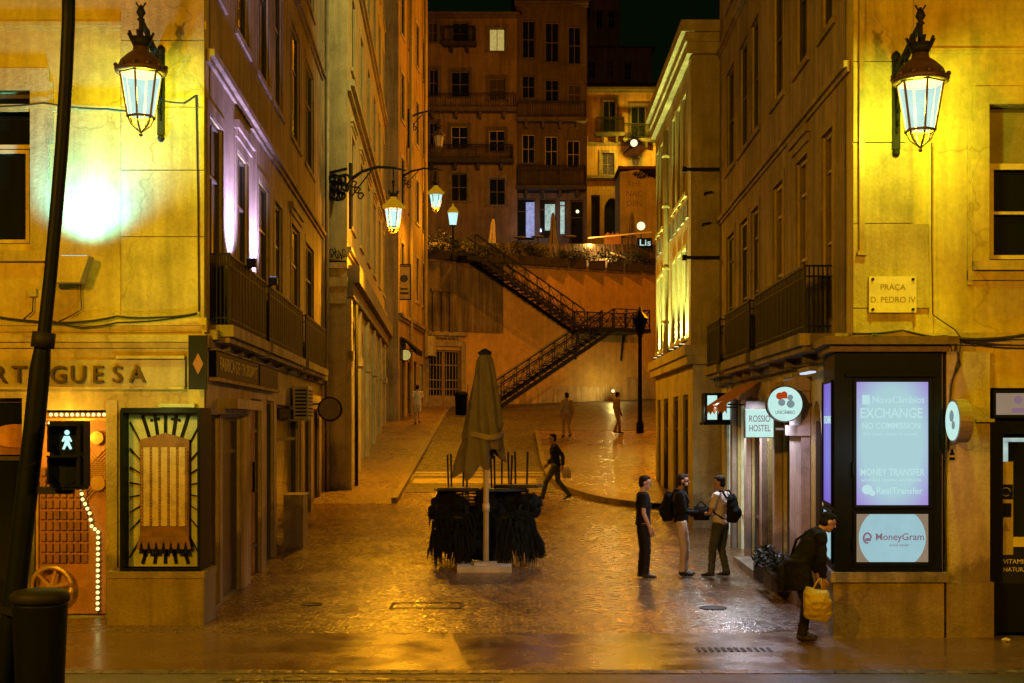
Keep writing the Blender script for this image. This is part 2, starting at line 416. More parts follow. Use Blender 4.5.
def railing(mb, u0, u1, n, z0, z1, gap=.11, ends=True, r=.011, scroll=True):
    for z in (z0+.08, z1-.14): mb.bar((u0,n,z),(u1,n,z),.025,.018)
    mb.bar((u0-.02,n,z1),(u1+.02,n,z1),.05,.035)
    k = max(2,int((u1-u0)/gap))
    for i in range(k+1):
        u = u0+(u1-u0)*i/k; mb.bar((u,n,z0),(u,n,z1),.018 if i%6 else .032)
    if scroll:
        for i in range(k):
            u = u0+(u1-u0)*(i+.5)/k
            mb.bar((u-.03,n,z1-.13),(u+.03,n,z1-.02),.012); mb.bar((u+.03,n,z1-.13),(u-.03,n,z1-.02),.012)
    if ends:
        for u in (u0,u1):
            for z in (z0+.08, z1-.14, z1): mb.bar((u,0,z),(u,n,z),.025)
            for j in range(1,max(2,int(n/gap))): mb.bar((u,n*j/max(2,int(n/gap)),z0),(u,n*j/max(2,int(n/gap)),z1),.018)
def balcony(par, fr, u0, u1, n, z0, z1, mat='stone_dk', gap=.11, brackets=2, label=None, drop=.62):
    b = MB(fr); b.box(u0-.08, u1+.08, .003, n+.08, z0-.16, z0); b.box(u0-.02, u1+.02, .003, n+.02, z0-.24, z0-.16)
    for i in range(brackets):
        u = u0+(u1-u0)*(i+.5)/brackets
        b.prism([(u-.09,z0-.24),(u+.09,z0-.24),(u+.07,z0-drop),(u-.07,z0-drop)], .003, n*.7)
    o = b.build('balcony', M[mat], par)
    if label: o['label'] = label
    r = MB(fr); railing(r, u0, u1, n, z0+.02, z1, gap); r.build('railing', M['iron'], o)
    return o
def band(par, fr, u0, u1, z0, z1, n=.08, mat='stone', name='moulding'):
    b = MB(fr); h = z1-z0
    b.box(u0, u1, .004, n*.5, z0, z0+h*.45); b.box(u0, u1, .004, n, z0+h*.45, z1); return b.build(name, M[mat], par)
def text(s, fr, u, z, n, size, mat, par, extrude=.004, align='CENTER', name='lettering', width=None, bold=0, label=None):
    cu = bpy.data.curves.new('t','FONT'); cu.body = s; cu.size = size; cu.extrude = extrude; cu.align_x = align; cu.align_y = 'CENTER'; cu.offset = bold*.25
    cu.resolution_u = 3
    t = bpy.data.objects.new('t', cu); C.objects.link(t)
    dg = bpy.context.evaluated_depsgraph_get(); dg.update()
    me = bpy.data.meshes.new_from_object(t.evaluated_get(dg)); bpy.data.objects.remove(t)
    off = wloc(par); xs = [v.co.x for v in me.vertices]
    k = 1 if not width or not xs else width/(max(xs)-min(xs))
    flip = -1 if fr.U.cross(Vector((0,0,1))).dot(fr.N) < 0 else 1
    for v in me.vertices: v.co = fr(u+v.co.x*k*flip, n+v.co.z, z+v.co.y)-off
    if flip < 0: me.flip_normals()
    me.name = name; me.materials.clear(); me.materials.append(M[mat])
    o = bpy.data.objects.new(name, me); C.objects.link(o); o.parent = par
    if label: o['label'] = label
    return o
def point(name, loc, col, W, rad=.12):
    l = bpy.data.lights.new(name,'POINT'); l.color = col; l.energy = W; l.shadow_soft_size = rad
    o = bpy.data.objects.new(name, l); C.objects.link(o); o.location = loc; return o
def spot(name, loc, to, col, W, ang=60, blend=.6, rad=.06):
    l = bpy.data.lights.new(name,'SPOT'); l.color = col; l.energy = W; l.shadow_soft_size = rad
    l.spot_size = math.radians(ang); l.spot_blend = blend
    o = bpy.data.objects.new(name, l); C.objects.link(o); o.location = loc
    o.rotation_euler = (Vector(to)-Vector(loc)).to_track_quat('-Z','Y').to_euler(); return o
def arch(mb, a, b, zs, zt, n, depth, mi=0, k=14):
    """fills a rectangular opening above its springing line so that it ends in an arch"""
    c, ru = (a+b)/2, (b-a)/2; pts = [(c-ru*math.cos(PI*i/k), zs+(zt-zs)*math.sin(PI*i/k)) for i in range(k+1)]
    for p, q in zip(pts, pts[1:]):
        mb.quad((p[0],n,p[1]),(q[0],n,q[1]),(q[0],n,zt),(p[0],n,zt), mi)
        mb.quad((p[0],n,p[1]),(q[0],n,q[1]),(q[0],n-depth,q[1]),(p[0],n-depth,p[1]), mi)

# ================================================================== THE SETTING
ys = [-60,-20,0,8,13.9,18,22]+[22+i for i in range(1,13)]+[40,46,52,58,64,70,76,84]
def sheet(name, xs_of, ys, dz, mat, kind='structure', zf=terrain):
    b = MB(); vs, fs = [], []
    for y in ys:
        x0, x1 = xs_of(y); vs += [(x0,y,zf(y)+dz),(x1,y,zf(y)+dz)]
    for i in range(len(ys)-1): fs.append((2*i,2*i+1,2*i+3,2*i+2))
    b.add(vs, fs); return props(b.build(name, M[mat]), kind=kind)
sheet('ground', lambda y: (-160,160), ys+[160,400], -.006, 'pave')
sheet('road', lambda y: (-60,60), [-20,0,6,13.62], 0.0, 'asphalt')
KX = lambda y: -2.95-.006*(y-34)                       # kerb of the left pavement
lane = sheet('lane', lambda y: (KX(y), .95 if y < 52 else 9), [37.9,39.3], .002, 'line')
b = MB()
def plaza_edge(y): return .95
yy = [35.6,37,39.6,43,47,52]
sheet('lane', lambda y: (KX(y)+.03, 1.2 if y <= 52 else 14), [35.4,37.0,38.0,39.0], .004, 'setts')
sheet('lane', lambda y: (KX(y)+.03, 1.2 if y <= 52 else 14), [39.9,43,46,49,52,52.01,56,60,64,70,74], .004, 'setts')
sheet('drain_channel', lambda y: (KX(y)+.03, 1.1), [39.45,39.9], .008, 'line')
sheet('lit_paving_band', lambda y: (KX(y)+.1, .7), [37.2,38.3], .008, 'lit_paving')  # strip of lamplit paving, its light painted in as a paler colour
sheet('slab_paving', lambda y: (-30,30), [13.84,15.0,16.3], .0, 'slab')
# left pavement, raised above the lane
ky = [33.2,34.2,36,40,45,50,55,60,66]
b = MB(); vs, fs = [], []
for y in ky:
    up = .13*min(1,max(0,(y-33.2)/1.2)); vs += [(-9,y,terrain(y)+up),(KX(y)-.16,y,terrain(y)+up)]
for i in range(len(ky)-1): fs.append((2*i,2*i+1,2*i+3,2*i+2))
b.add(vs, fs); props(b.build('pavement', M['pave2']), kind='structure')
def kerbline(pts, w=.16, hgt=.13, name='kerb', mat='kerb'):
    b = MB()
    for (p, q) in zip(pts, pts[1:]):
        p, q = Vector(p), Vector(q); d = (q-p); d.z = 0; d.normalize(); s = Vector((-d.y,d.x,0))*w/2
        g = d*.006
        vs = []
        for c in (p+g,q-g): vs += [c-s-Vector((0,0,.2)), c+s-Vector((0,0,.2)), c+s+Vector((0,0,hgt)), c-s+Vector((0,0,hgt))]
        b.add(vs, [(0,1,2,3),(4,7,6,5),(0,4,5,1),(1,5,6,2),(2,6,7,3),(3,7,4,0)])
    return props(b.build(name, M[mat]), kind='structure')
kerbline([(KX(33.4+1.1*i)-.08, 33.4+1.1*i, terrain(33.4+1.1*i)+.003) for i in range(29)])
# right-hand pavement island with its rounded corner
edge = [G(650,508),G(630,505.5),G(610,502.5),G(592,498.5),G(575,493),G(560,486),G(549,478)]
edge = [Vector((e.x,e.y,0)) for e in edge]+[Vector((1.0,y,0)) for y in (42,45,48,51,52.5)]
inner = [Vector((9,e.y,0)) for e in edge]
b = MB(); vs, fs = [], []
for e, i_ in zip(edge, inner):
    vs += [(e.x,e.y,terrain(e.y)+.12)]+[(e.x+(9-e.x)*t,e.y,terrain(e.y)+.12) for t in (.33,.66,1)]
for i in range(len(edge)-1):
    for j in range(3): fs.append((4*i+j,4*i+j+1,4*i+j+5,4*i+j+4))
b.add(vs, fs); props(b.build('pavement', M['pave2']), kind='structure')
kerbline([(e.x,e.y,terrain(e.y)) for e in edge]+[(3,52.6,terrain(52.6)),(9,52.7,terrain(52.7))], .18, .125)
# edge of the square's own road in the foreground
kerbline([(-40+1.4*i,13.72,0) for i in range(58)], .2, .008, mat='setts')
sheet('drain_channel', lambda y: (-3.0,-.1), [13.25,13.4], .006, 'setts')
# upper terrace behind the retaining wall
def tz(y): return 11.12+(y-66)*.175
W = Frame((-6,66,0),(14,7.5,0),(7.5,-14,0))
b = MB()
vs = [tuple(W(-14,-.5,11.14)),tuple(W(30,-.5,11.14)),(-30,86,14.3),(40,92,15.0),(-30,140,15.1),(60,140,15.2)]
b.add(vs, [(0,1,3,2),(2,3,5,4)]); props(b.build('terrace', M['setts']), kind='structure')

# ================================================================== LEFT CORNER BUILDING
L0 = Vector((-4.156,17.6,0)); dL = Vector((-.0538,1,0))
FL = Frame(L0,(1,0,0),(0,-1,0)); SL = Frame(L0,dL,(1,.0538,0))
bl = thing('corner_building','cream corner building on the left with a souvenir shop at street level','building',L0)
fz = lambda py: CAMZ+(HZ-py)/F*17.6
fu = lambda px: (px-512)/F*17.6-L0.x
HT = 16.5
winL = (fu(-48),fu(31),fz(244),fz(91)); winL2 = (fu(-48),fu(31),9.4,11.9)
doorL = (fu(29),fu(107),-.0,fz(410)); bayL = (fu(-62),fu(22),-.0,fz(398))
b = MB(FL); wall(b, -15, 0, -.3, HT, [winL,winL2,doorL,bayL], .3)
# side
sw1 = [(208,222),(236,247.5),(258,268.5),(274,281.5),(290.5,299),(305,313)]
fl1 = [(SL.u(a),SL.u(c),4.05,6.9) for a,c in sw1]
fl2 = [(a,c,8.75,11.2) for a,c,_,_ in fl1]; fl3 = [(a,c,12.7,15.0) for a,c,_,_ in fl1]
LE = SL.u(322.5)
gd = [(SL.u(207.5),SL.u(219),.05,2.75),(SL.u(222),SL.u(240),.0,2.72),(SL.u(249),SL.u(261),.0,3.05),(SL.u(266),SL.u(273.5),.0,3.05),(SL.u(276),SL.u(298),.0,3.0),(SL.u(304),SL.u(310.5),.0,3.0),(SL.u(313),SL.u(319),.0,3.0)]
c = MB(SL); wall(c, 0, LE, -.3, HT, fl1+fl2+fl3+gd, .3)
b.add([tuple(v) for v in c.v], [tuple(f) for f in c.f], raw=True)
b.build('wall', M['cream'], bl)
q = MB(); e = SL(LE,0,0)
q.add([(-19,17.6,HT),(L0.x,17.6,HT),(e.x,e.y,HT),(-19,e.y,HT),(-19,17.6,-.3),(-19,e.y,-.3),(e.x,e.y,-.3)], [(0,1,2,3),(0,3,5,4),(3,2,6,5)])
q.build('roof', M['roof'], bl)
# side wall: a thin skin set proud, darker and greyer than the front
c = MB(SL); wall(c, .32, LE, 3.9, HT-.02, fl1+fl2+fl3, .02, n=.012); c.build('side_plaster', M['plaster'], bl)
c = MB(SL); wall(c, .02, LE, .0, 3.2, gd, .02, n=.012); c.build('shopfront_cladding', M['shopwall'], bl)
w = window(bl, FL, winL, 'framedk', 'glassmain', .2, None, 1, ())
s = MB(FL); ring(s, fu(-20), fu(26), fz(242), fz(148), .05, -.16, -.12); s.box(fu(-48)+.03, fu(31)-.03, -.16, -.11, fz(147), fz(143)); s.build('sash', M['frame'], w)
s = MB(FL); a0,b0 = fu(-48),fu(31); s.box(b0,b0+.25,.003,.04,winL[2]-.1,winL[3]); s.box(a0-.2,b0+.25,.003,.045,winL[3],winL[3]+.3); s.box(b0+.25,b0+.31,.003,.03,winL[3]-.7,winL[3]+.12); s.box(a0-.2,b0+.3,.003,.1,winL[2]-.24,winL[2]-.1); s.build('surround', M['stone'], w)
window(bl, FL, winL2, 'framedk','glass')
# corner stones of the front
b = MB(FL)
zz = [.02,3.95,5.15,6.05,6.9,7.8,8.9,10.2,11.5,13,14.5,16.3]
for i,(z0,z1) in enumerate(zip(zz,zz[1:])):
    x0 = fu(122) if i else fu(203)
    b.box(x0, -.004, .004, .035+.004*(i%2), z0+.006, z1-.006)
b.box(fu(107),fu(118),.004,.05,0.0,fz(400)); b.build('corner_stone', M['stone'], bl)
band(bl, FL, -15, .05, fz(348), fz(335), .10, 'cream'); band(bl, FL, -15, .03, fz(332), fz(318), .05, 'cream')
band(bl, FL, -15, fu(122)-.005, fz(112), fz(105), .05, 'cream'); band(bl, FL, -15, .02, fz(30), fz(22), .03, 'cream')
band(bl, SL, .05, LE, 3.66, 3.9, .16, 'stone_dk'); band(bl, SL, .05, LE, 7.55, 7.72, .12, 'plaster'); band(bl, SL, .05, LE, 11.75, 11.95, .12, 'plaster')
band(bl, SL, .05, LE, 16.2, 16.5, .4, 'stone_dk', 'cornice')
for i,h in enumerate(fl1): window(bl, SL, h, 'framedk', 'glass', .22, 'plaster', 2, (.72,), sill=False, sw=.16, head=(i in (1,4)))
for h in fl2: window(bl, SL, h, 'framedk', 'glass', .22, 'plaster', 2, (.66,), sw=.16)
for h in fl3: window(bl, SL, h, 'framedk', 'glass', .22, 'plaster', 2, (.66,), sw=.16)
u = SL.u
for i,(a,c_) in enumerate(((.28,u(249)),(u(253),u(289)),(u(293),LE-2.3))): balcony(bl, SL, a, c_, .27, 3.98, 4.96, gap=.05, brackets=3, drop=.33)
# pilaster strips and downpipe between the two street facades
b = MB(SL); b.box(LE-.35, LE, .013, .07, -.2, HT-.4); b.build('pilaster', M['ochre'], bl)
for a_,c_,n_,z_ in ((u(299),u(302),.05,3.2),(u(240.5),u(247),.06,3.15)):
    b = MB(SL); b.box(a_,c_,.013,n_,0,z_); b.build('pilaster', M['ochre'], bl)
b = MB(SL); b.tube([(LE-.12,.14,0),(LE-.12,.14,HT-.5)], .055, 8); b.build('downpipe', M['pipe'], bl)
# doors and shop glass of the side street
def pane(par, fr, h, mat, n=-.2, name='shop_pane', frame='framedk', fw=.05, mid=()):
    if abs(fr.N.x) > .5: n = max(n, -.09)
    f = MB(fr); ring(f, h[0]+.004, h[1]-.004, h[2]+.004, h[3]-.004, fw, n-.03, n+.04, False)
    for z in mid: f.box(h[0]+fw, h[1]-fw, n-.025, n+.035, z-.03, z+.03)
    f = f.build(name, M[frame], par)
    g = MB(fr); g.quad((h[0]+.01,n-.01,h[2]+.005),(h[1]-.01,n-.01,h[2]+.005),(h[1]-.01,n-.01,h[3]-.01),(h[0]+.01,n-.01,h[3]-.01)); g.build('pane', M[mat], f); return f
pane(bl, SL, gd[0], 'orangeglow', mid=(.6,)); pane(bl, SL, gd[1], 'door', name='door', mid=(2.2,))
pane(bl, SL, gd[2], 'orangeglow', mid=(.5,2.5)); pane(bl, SL, gd[3], 'glass'); pane(bl, SL, gd[4], 'glass', mid=(2.3,)); pane(bl, SL, gd[5], 'door', name='door'); pane(bl, SL, gd[6], 'door', name='door')
b = MB(SL); b.box(u(216),u(244),.014,.30,2.84,2.98); b.box(u(216),u(244),.014,.12,2.76,2.84); b.build('door_canopy', M['shopwall'], bl)
# entrance: recess with orange display wall
pane(bl, FL, bayL, 'glass', -.22, 'shop_pane', 'framedk', .06, (2.15,))
b = MB(FL); b.box(bayL[0]+.08,bayL[1]-.08,-.2,-.16,2.2,2.52); o = b.build('fascia_panel', M['redpanel'], bl)
b = MB(FL); b.disc(((fu(12)),fz(436)), .16, -.158, -.13, ru=.34); b.build('oval_panel', M['orangepanel'], o)

def tcopy(mb, fr): return mb
# shop sign
sg = thing('shop_sign','cream signboard with raised bronze letters PORTUGUESA over the souvenir shop','sign',FL(fu(60),.04,fz(390)))
b = MB(FL); b.box(fu(-90),fu(186),.005,.07,fz(388),fz(360)); b.build('board', M['sign'], sg)
b = MB(FL); b.box(fu(-90),fu(186),.07,.10,fz(389.5),fz(387)); b.box(fu(118),fu(186),.03,.10,fz(359),fz(356)); b.build('trim', M['cream'], sg)
lt = 'PORTUGUESA'
for i,ch in enumerate(lt):
    px = 140-19.6*(len(lt)-1-i)
    text(ch, FL, fu(px), fz(375.5), .11, .33, 'bronze', sg, .03, name='letter', bold=.004)
# orange entrance display
ed = thing('entrance_display','orange carnival display panel filling the souvenir shop doorway','display panel',FL(fu(68),-.25,0))
b = MB(FL); b.box(fu(30),fu(106),-.28,-.22,.02,fz(412)); b.build('panel', M['orangepanel'], ed)
b = MB(FL)
for px in (31,103): b.box(fu(px),fu(px+2.4),-.22,-.18,.02,fz(412))
b.box(fu(34),fu(103),-.22,-.18,fz(420.5),fz(418)); b.build('trim', M['gold'], ed)
b = MB(FL)
for r_ in range(9):
    for c_ in range(7):
        x = fu(38+c_*7); z = fz(560-r_*11); b.box(x-.036,x+.036,-.22,-.17,z-.055,z+.055)
b.build('tin_rack', M['redpanel'], ed)
b = MB(FL)
for i in range(9):
    b.bar((fu(82),-.2,fz(500-i*4)),(fu(101),-.2,fz(480-i*4)),.012); b.bar((fu(101),-.2,fz(500-i*4)),(fu(82),-.2,fz(480-i*4)),.012)
b.build('lattice', M['gold'], ed)
b = MB(FL); b.disc((fu(94),fz(484)), .1, -.19, -.15); b.disc((fu(93),fz(438)), .09, -.2, -.15); b.build('rosette', M['gold'], ed)
k = MB(FL); cx, cz, r_ = fu(49), fz(588), .27
k.tube([(cx+r_*math.cos(2*PI*i/24),-.08,cz+r_*math.sin(2*PI*i/24)) for i in range(25)], .035, 6)
for i in range(6): a=2*PI*i/6+.26; k.bar((cx,-.08,cz),(cx+r_*math.cos(a),-.08,cz+r_*math.sin(a)),.035)
k.disc((cx,cz),.06,-.12,-.04)
props(k.build('wooden_wheel', M['gold']), 'golden spoked wooden wheel standing at the foot of the orange doorway display','wheel')
# chasing bulbs
path = [(46,414)]; pts = []
def along(a, b_, step):
    d = math.dist(a,b_); n = max(1,int(round(d/step))); return [(a[0]+(b_[0]-a[0])*i/n, a[1]+(b_[1]-a[1])*i/n) for i in range(n)]
for a, b_ in (((47,414.5),(106,414.5)),((77,489),(79,500)),((79,500),(86,514)),((86,514),(88,527)),((88,527),(94.5,533)),((94.5,533),(94,616)),((40,423),(52,423))): pts += along(a,b_,5.6)
bs = thing('light_string','string of round bulbs edging the orange doorway display','string lights',FL(fu(94),-.15,0))
for (px,py) in pts:
    b = MB(FL); b.ball((fu(px),-.15,fz(py)), .026, 6); b.build('bulb', M['bulb'], bs)
b = MB(FL); b.tube([(fu(x),-.172,fz(y)) for x,y in ((47,414.5),(106,414.5))], .008, 5); b.tube([(fu(x),-.172,fz(y)) for x,y in ((77,489),(79,500),(86,514),(88,527),(94.5,533),(94,617))], .008, 5); b.build('wire', M['cable'], bs)
# display case beside the door
FD = Frame((L0.x,16.98,0),(1,0,0),(0,-1,0)); du = lambda px: (px-512)/F*16.98-L0.x; dz = lambda py: CAMZ+(HZ-py)/F*16.98
dc = thing('display_case','glazed display case with sunray frame on a pale plinth at the left corner','display case',FD(du(158),-.3,0))
b = MB(FD); b.box(du(107.5),du(204),-.66,.015,-.02,dz(574)); b.box(du(106.5),du(205),-.66,.035,dz(578),dz(571.5)); b.build('plinth', M['stone'], dc)
b = MB(FD); x0,x1,z0,z1 = du(120),du(200.5),dz(571),dz(410)
ring(b,x0,x1,z0,z1,.035,-.03,.012); b.box(x0,x1,-.60,-.57,z0,z1)
b.box(x1-.05,x1,-.57,-.03,z0,z1); b.box(x0,x0+.03,-.57,-.03,z0,z1); b.box(x0,x1,-.57,-.031,z1,z1+.03)
b.build('case', M['black'], dc)
b = MB(FD); b.box(x0+.036,x1-.055,-.30,-.27,z0+.03,z1-.03); bp = b.build('back_panel', M['mint'], dc)
b = MB(FD); cx,cz = (x0+x1)/2,(z0+z1)/2; hx,hz=(x1-x0)/2-.05,(z1-z0)/2-.05
for i in range(26):
    a = 2*PI*(i+.5)/26; ca,sa = math.cos(a),math.sin(a)*1.7
    k_ = min(hx/abs(ca) if ca else 9, hz/abs(sa) if sa else 9)
    b.bar((cx+ca*k_*.62,-.262,cz+sa*k_*.62),(cx+ca*k_*.985,-.262,cz+sa*k_*.985),.045,.012)
b.build('sunray_pattern', M['black'], bp)
b = MB(FD); mx,mz0,mz1 = hx*.68,cz-hz*.62,cz+hz*.66
b.box(cx-mx,cx+mx,-.262,-.21,mz0,mz1); b.prism([(cx-mx,mz1),(cx+mx,mz1),(cx+mx*.45,mz1+.05),(cx,mz1+.09),(cx-mx*.45,mz1+.05)],-.262,-.22)
b.prism([(cx-mx*1.12,mz0-.16),(cx+mx*1.12,mz0-.16),(cx+mx,mz0),(cx-mx,mz0)],-.262,-.16); b.build('cabinet_front', M['brownred'], dc)
b = MB(FD)
for i in range(5):
    x = cx-mx*.72+mx*1.44*i/4
    b.box(x-.042,x+.042,-.21,-.19,mz0+.14,mz1-.10)
b.build('column_pattern', M['tincol'], dc)
b = MB(FD)
for i in range(6):
    for j in range(24):
        x = cx-mx*.9+mx*1.8*i/5; z = mz0+.15+(mz1-mz0-.27)*j/24; b.box(x-.018,x+.018,-.21,-.185,z,z+.032)
b.build('tin_pattern', M['tindk'], dc)
b = MB(FD)
for i in range(7):
    x = cx-mx*.9+mx*1.8*i/6; b.prism([(x-.03,mz0-.22),(x+.03,mz0-.22),(x+.012,mz0-.1),(x,mz0-.06),(x-.012,mz0-.1)],-.2,-.15)
    b.disc((cx-mx*.85+mx*1.7*i/6, z1-.1-.05*abs(i-3)/3), .022, -.262,-.25, 10)
b.build('ornament_pattern', M['black'], dc)
b = MB(FD); b.box(du(148),du(185),.002-.6,-.5+.0,dz(409)+.03,dz(403)); b.build('lamp_strip', M['mint'], dc)
# double-sided hanging sign at the corner
hs = thing('hanging_sign','small dark hanging sign with a red diamond at the left corner','sign',(-4.15,17.35,3.3))
HSf = Frame((-4.28,17.3,0),(1,0,0),(0,-1,0))
b = MB(HSf); b.box(-.02,.22,-.03,.03,3.08,3.80); b.box(.06,.14,-.3,-.03,3.6,3.66); b.build('board', M['iron'], hs)
b = MB(HSf); b.prism([(.11,3.28),(.18,3.42),(.11,3.56),(.04,3.42)], .031,.036); b.build('emblem', M['redpanel'], hs)
# fascia sign on side street
fs_ = thing('fascia_sign','dark fascia sign with pale letters along the left street above the shop doors','sign',SL(1,.1,3.3))
b = MB(SL); b.box(.25,u(252),.02,.11,3.27,3.63); b.box(u(253.5),u(272),.02,.11,3.27,3.63); b.build('board', M['black'], fs_)
b = MB(SL); b.box(.2,u(272)+.05,.02,.14,3.21,3.262); b.box(.2,u(272)+.05,.02,.14,3.632,3.655); b.build('trim', M['ochre'], fs_)
text('FABRICA DE CROISSANT', SL, (.25+u(252))/2, 3.45, .118, .27, 'sign', fs_, .006, width=(u(252)-.25)*.88, bold=.006)

# floodlight on the wall and its glow
fb = thing('floodlight','grey box floodlight on the left front wall throwing cold light upwards','floodlight',FL(fu(77),.2,fz(275)))
b = MB(FL); b.prism([(fu(57),fz(285)),(fu(88),fz(285)),(fu(97),fz(259)),(fu(66),fz(259))], .12,.34); b.bar((fu(78),.0,fz(272)),(fu(78),.13,fz(272)),.06); b.build('housing', M['metalgrey'], fb)
b = MB(FL); b.box(fu(69),fu(94),.15,.31,fz(258.8),fz(258.2)); b.build('lens', M['signwhite'], fb)
# violet uplights on the first-floor balcony
UPL = (.56,.46,1.0)
for i,px in enumerate((228.5,252.5,231)):
    if i == 2: break
    uu = SL.u(px)
    t = thing('uplight',('violet uplight standing on the nearest balcony of the left street facade','violet uplight at the gap between the first two balconies on the left')[i],'floodlight',SL(uu,.1,4.05),'violet facade uplights')
    b = MB(SL); b.box(uu-.08,uu+.08,.28,.42,4.98,5.10); b.bar((uu,.27,4.94),(uu,.35,5.0),.04); b.build('housing', M['iron'], t)
    b = MB(SL); b.box(uu-.065,uu+.065,.295,.405,5.102,5.11); b.build('lens', M['shoplilac'], t)
    spot('uplight_beam', SL(uu,.36,5.14), SL(uu,.0,5.75), UPL, 1100, 125, 1., .10)
# cables on the facade
def cable(name, fr, pts, r, label, group='cables strung along the facades'):
    pp = []
    for (a, b_) in zip(pts, pts[1:]):
        for i in range(8):
            t = i/8; sag = math.sin(PI*t)*.025*abs(a[0]-b_[0])
            pp.append((a[0]+(b_[0]-a[0])*t, a[1]+(b_[1]-a[1])*t, a[2]+(b_[2]-a[2])*t-sag))
    pp.append(pts[-1]); b = MB(fr); b.tube(pp, r, 6)
    return props(b.build(name, M['cable']), label, 'cable', group)
cable('cable', FL, [(fu(x),.11,fz(y)) for x,y in ((-20,313),(40,322),(75,323),(120,317),(160,318),(199,314))], .016, 'thick black cable sagging across the left front wall above the shop sign')
cable('cable', FL, [(fu(x),.09,fz(y)) for x,y in ((50,320),(84,328),(120,323),(198,315))], .011, 'thinner second cable looping under the thick one on the left front wall')
cable('cable', FL, [(fu(x),.07,fz(y)) for x,y in ((-20,107),(46,104),(110,110),(150,112))], .01, 'thin cable along the moulding at the height of the left lantern')
cable('cable', FL, [(fu(x),.06,fz(y)) for x,y in ((165,102),(185,104),(197,96),(199,200),(200,312))], .01, 'cable running down the left corner beside the lantern')
cable('cable', FL, [(fu(x),.06,fz(y)) for x,y in ((82,285),(83,310),(60,322))], .007, 'short lead hanging from the box floodlight')
cable('cable', FL, [(fu(x),.06,fz(y)) for x,y in ((35,295),(34,312),(22,322))], .009, 'short lead from the junction box on the left front wall')
b = MB(FL); b.box(fu(30),fu(38),.01,.07,fz(297),fz(289)); props(b.build('junction_box', M['metalgrey']),'small junction box on the left front wall under the window','junction box')
# air conditioner
ac = thing('ac_unit','boxy air conditioner with slatted front hanging under the left balcony','air conditioner',SL(u(290),.3,3.1))
ua = u(289); b = MB(SL); b.box(ua,ua+.85,.10,.40,2.72,3.42); b.bar((ua+.1,0,2.70),(ua+.1,.38,2.70),.03); b.bar((ua+.75,0,2.70),(ua+.75,.38,2.70),.03); b.build('casing', M['acwhite'], ac)
b = MB(SL)
for i in range(8): b.box(ua+.06,ua+.79,.402,.415,2.78+i*.075,2.78+i*.075+.035)
for i in range(8): b.box(ua-.014,ua-.003,.13,.37,2.78+i*.075,2.78+i*.075+.04)
b.build('grille', M['black'], ac)
# round drum sign on the left street
uu = u(309); ds = thing('round_sign','dark round drum sign projecting from the left street facade','sign',SL(uu,.3,2.9))
b = MB(SL); k = 20; b.tube([(uu,.5,2.98),(uu+.2,.5,2.98)], .30, 20, smooth=False); b.bar((uu+.1,0,3.1),(uu+.1,.3,3.1),.04); b.build('drum', M['black'], ds)
b = MB(SL); b.tube([(uu-.012,.5,2.98),(uu,.5,2.98)], .26, 20, smooth=False); b.build('face', M['framemid'], ds)
# pale cabinet and other boxes
b = MB(SL); a = u(282); b.box(a,a+.9,.03,.42,terrain(24),1.16); b.box(a-.02,a+.92,.03,.44,1.16,1.2); b.box(a,a+.9,.03,.44,-.05,.12); props(b.build('utility_cabinet', M['shopwall']),'pale utility cabinet standing against the left street facade','cabinet')
o = MB(SL); o.box(u(246.2),u(247.6),.1,.14,1.5,2.0); props(o.build('door_panel', M['black']),'small black entry phone panel beside the left street door','entry phone')
# ================================================================== SECOND BUILDING UP THE STREET (left)
A0 = Vector((-4.44,35.0,0)); A = Frame(A0,(-.0515,1,0),(1,.0515,0)); AF = Frame(A0,(1,0,0),(0,-1,0))
al = thing('arcade_building','tall olive lit building with arched street level halfway up the left street','building',A0)
AE = 25.0; g0 = terrain(35)
wp = [(350.5,354.5),(359.5,363.2),(366.2,369.6),(372.6,375.4),(378.4,380.8),(387,389)]
A_u = [A.u((a+b_)/2) for a,b_ in wp]; A_u = [2.2+i*3.75 for i in range(6)]
r1 = [(a-.62,a+.62,8.15,10.75) for a in A_u]; r2 = [(a-.62,a+.62,12.6,14.7) for a in A_u]; r3 = [(a-.62,a+.62,16.4,18.6) for a in A_u]; r4 = [(a-.62,a+.62,19.8,21.6) for a in A_u]
ar = [(a-1.05,a+1.05,-.3,5.6) for a in (2.2,6.2,10.2,14.2,18.2,22.2)]
b = MB(A); wall(b, 0, AE, -.5, 24, r1+r2+r3+r4+ar, .3)
for h in ar: arch(b, h[0], h[1], 4.5, 5.6, 0, .3)
b2 = MB(AF); wall(b2, -2.5, 0, -.5, 24, [], .2); b.add(b2.v, b2.f, raw=True)
e = A(AE,0,0); b.add([(-12,35,24),(A0.x,35,24),(e.x,e.y,24),(-12,e.y,24),(e.x,e.y,0),(-12,e.y,0)], [(0,1,2,3),(3,2,4,5)], raw=True)
b.build('wall', M['stone'], al)
for i,h in enumerate(r1): window(al, A, h, 'framedk','glass',.22,'cream',2,(.7,),sw=.2, head=True)
for h in r2+r3+r4: window(al, A, h, 'framedk','glass',.22,'cream',2,(.7,),sw=.2)
for i,h in enumerate(ar):
    f = MB(A); f.box(h[0]+.01,h[0]+.1,-.15,-.08,0,4.5); f.box(h[1]-.1,h[1]-.01,-.15,-.08,0,4.5); f.box(h[0]+.1,h[1]-.1,-.15,-.08,3.5,3.65); f.box((h[0]+h[1])/2-.05,(h[0]+h[1])/2+.05,-.15,-.08,0,5.5)
    f = f.build('door', M['framedk'], al)
    g = MB(A); g.quad((h[0],-.13,-.2),(h[1],-.13,-.2),(h[1],-.13,5.6),(h[0],-.13,5.6)); g.build('pane', M['door' if i%2 else 'glass'], f)
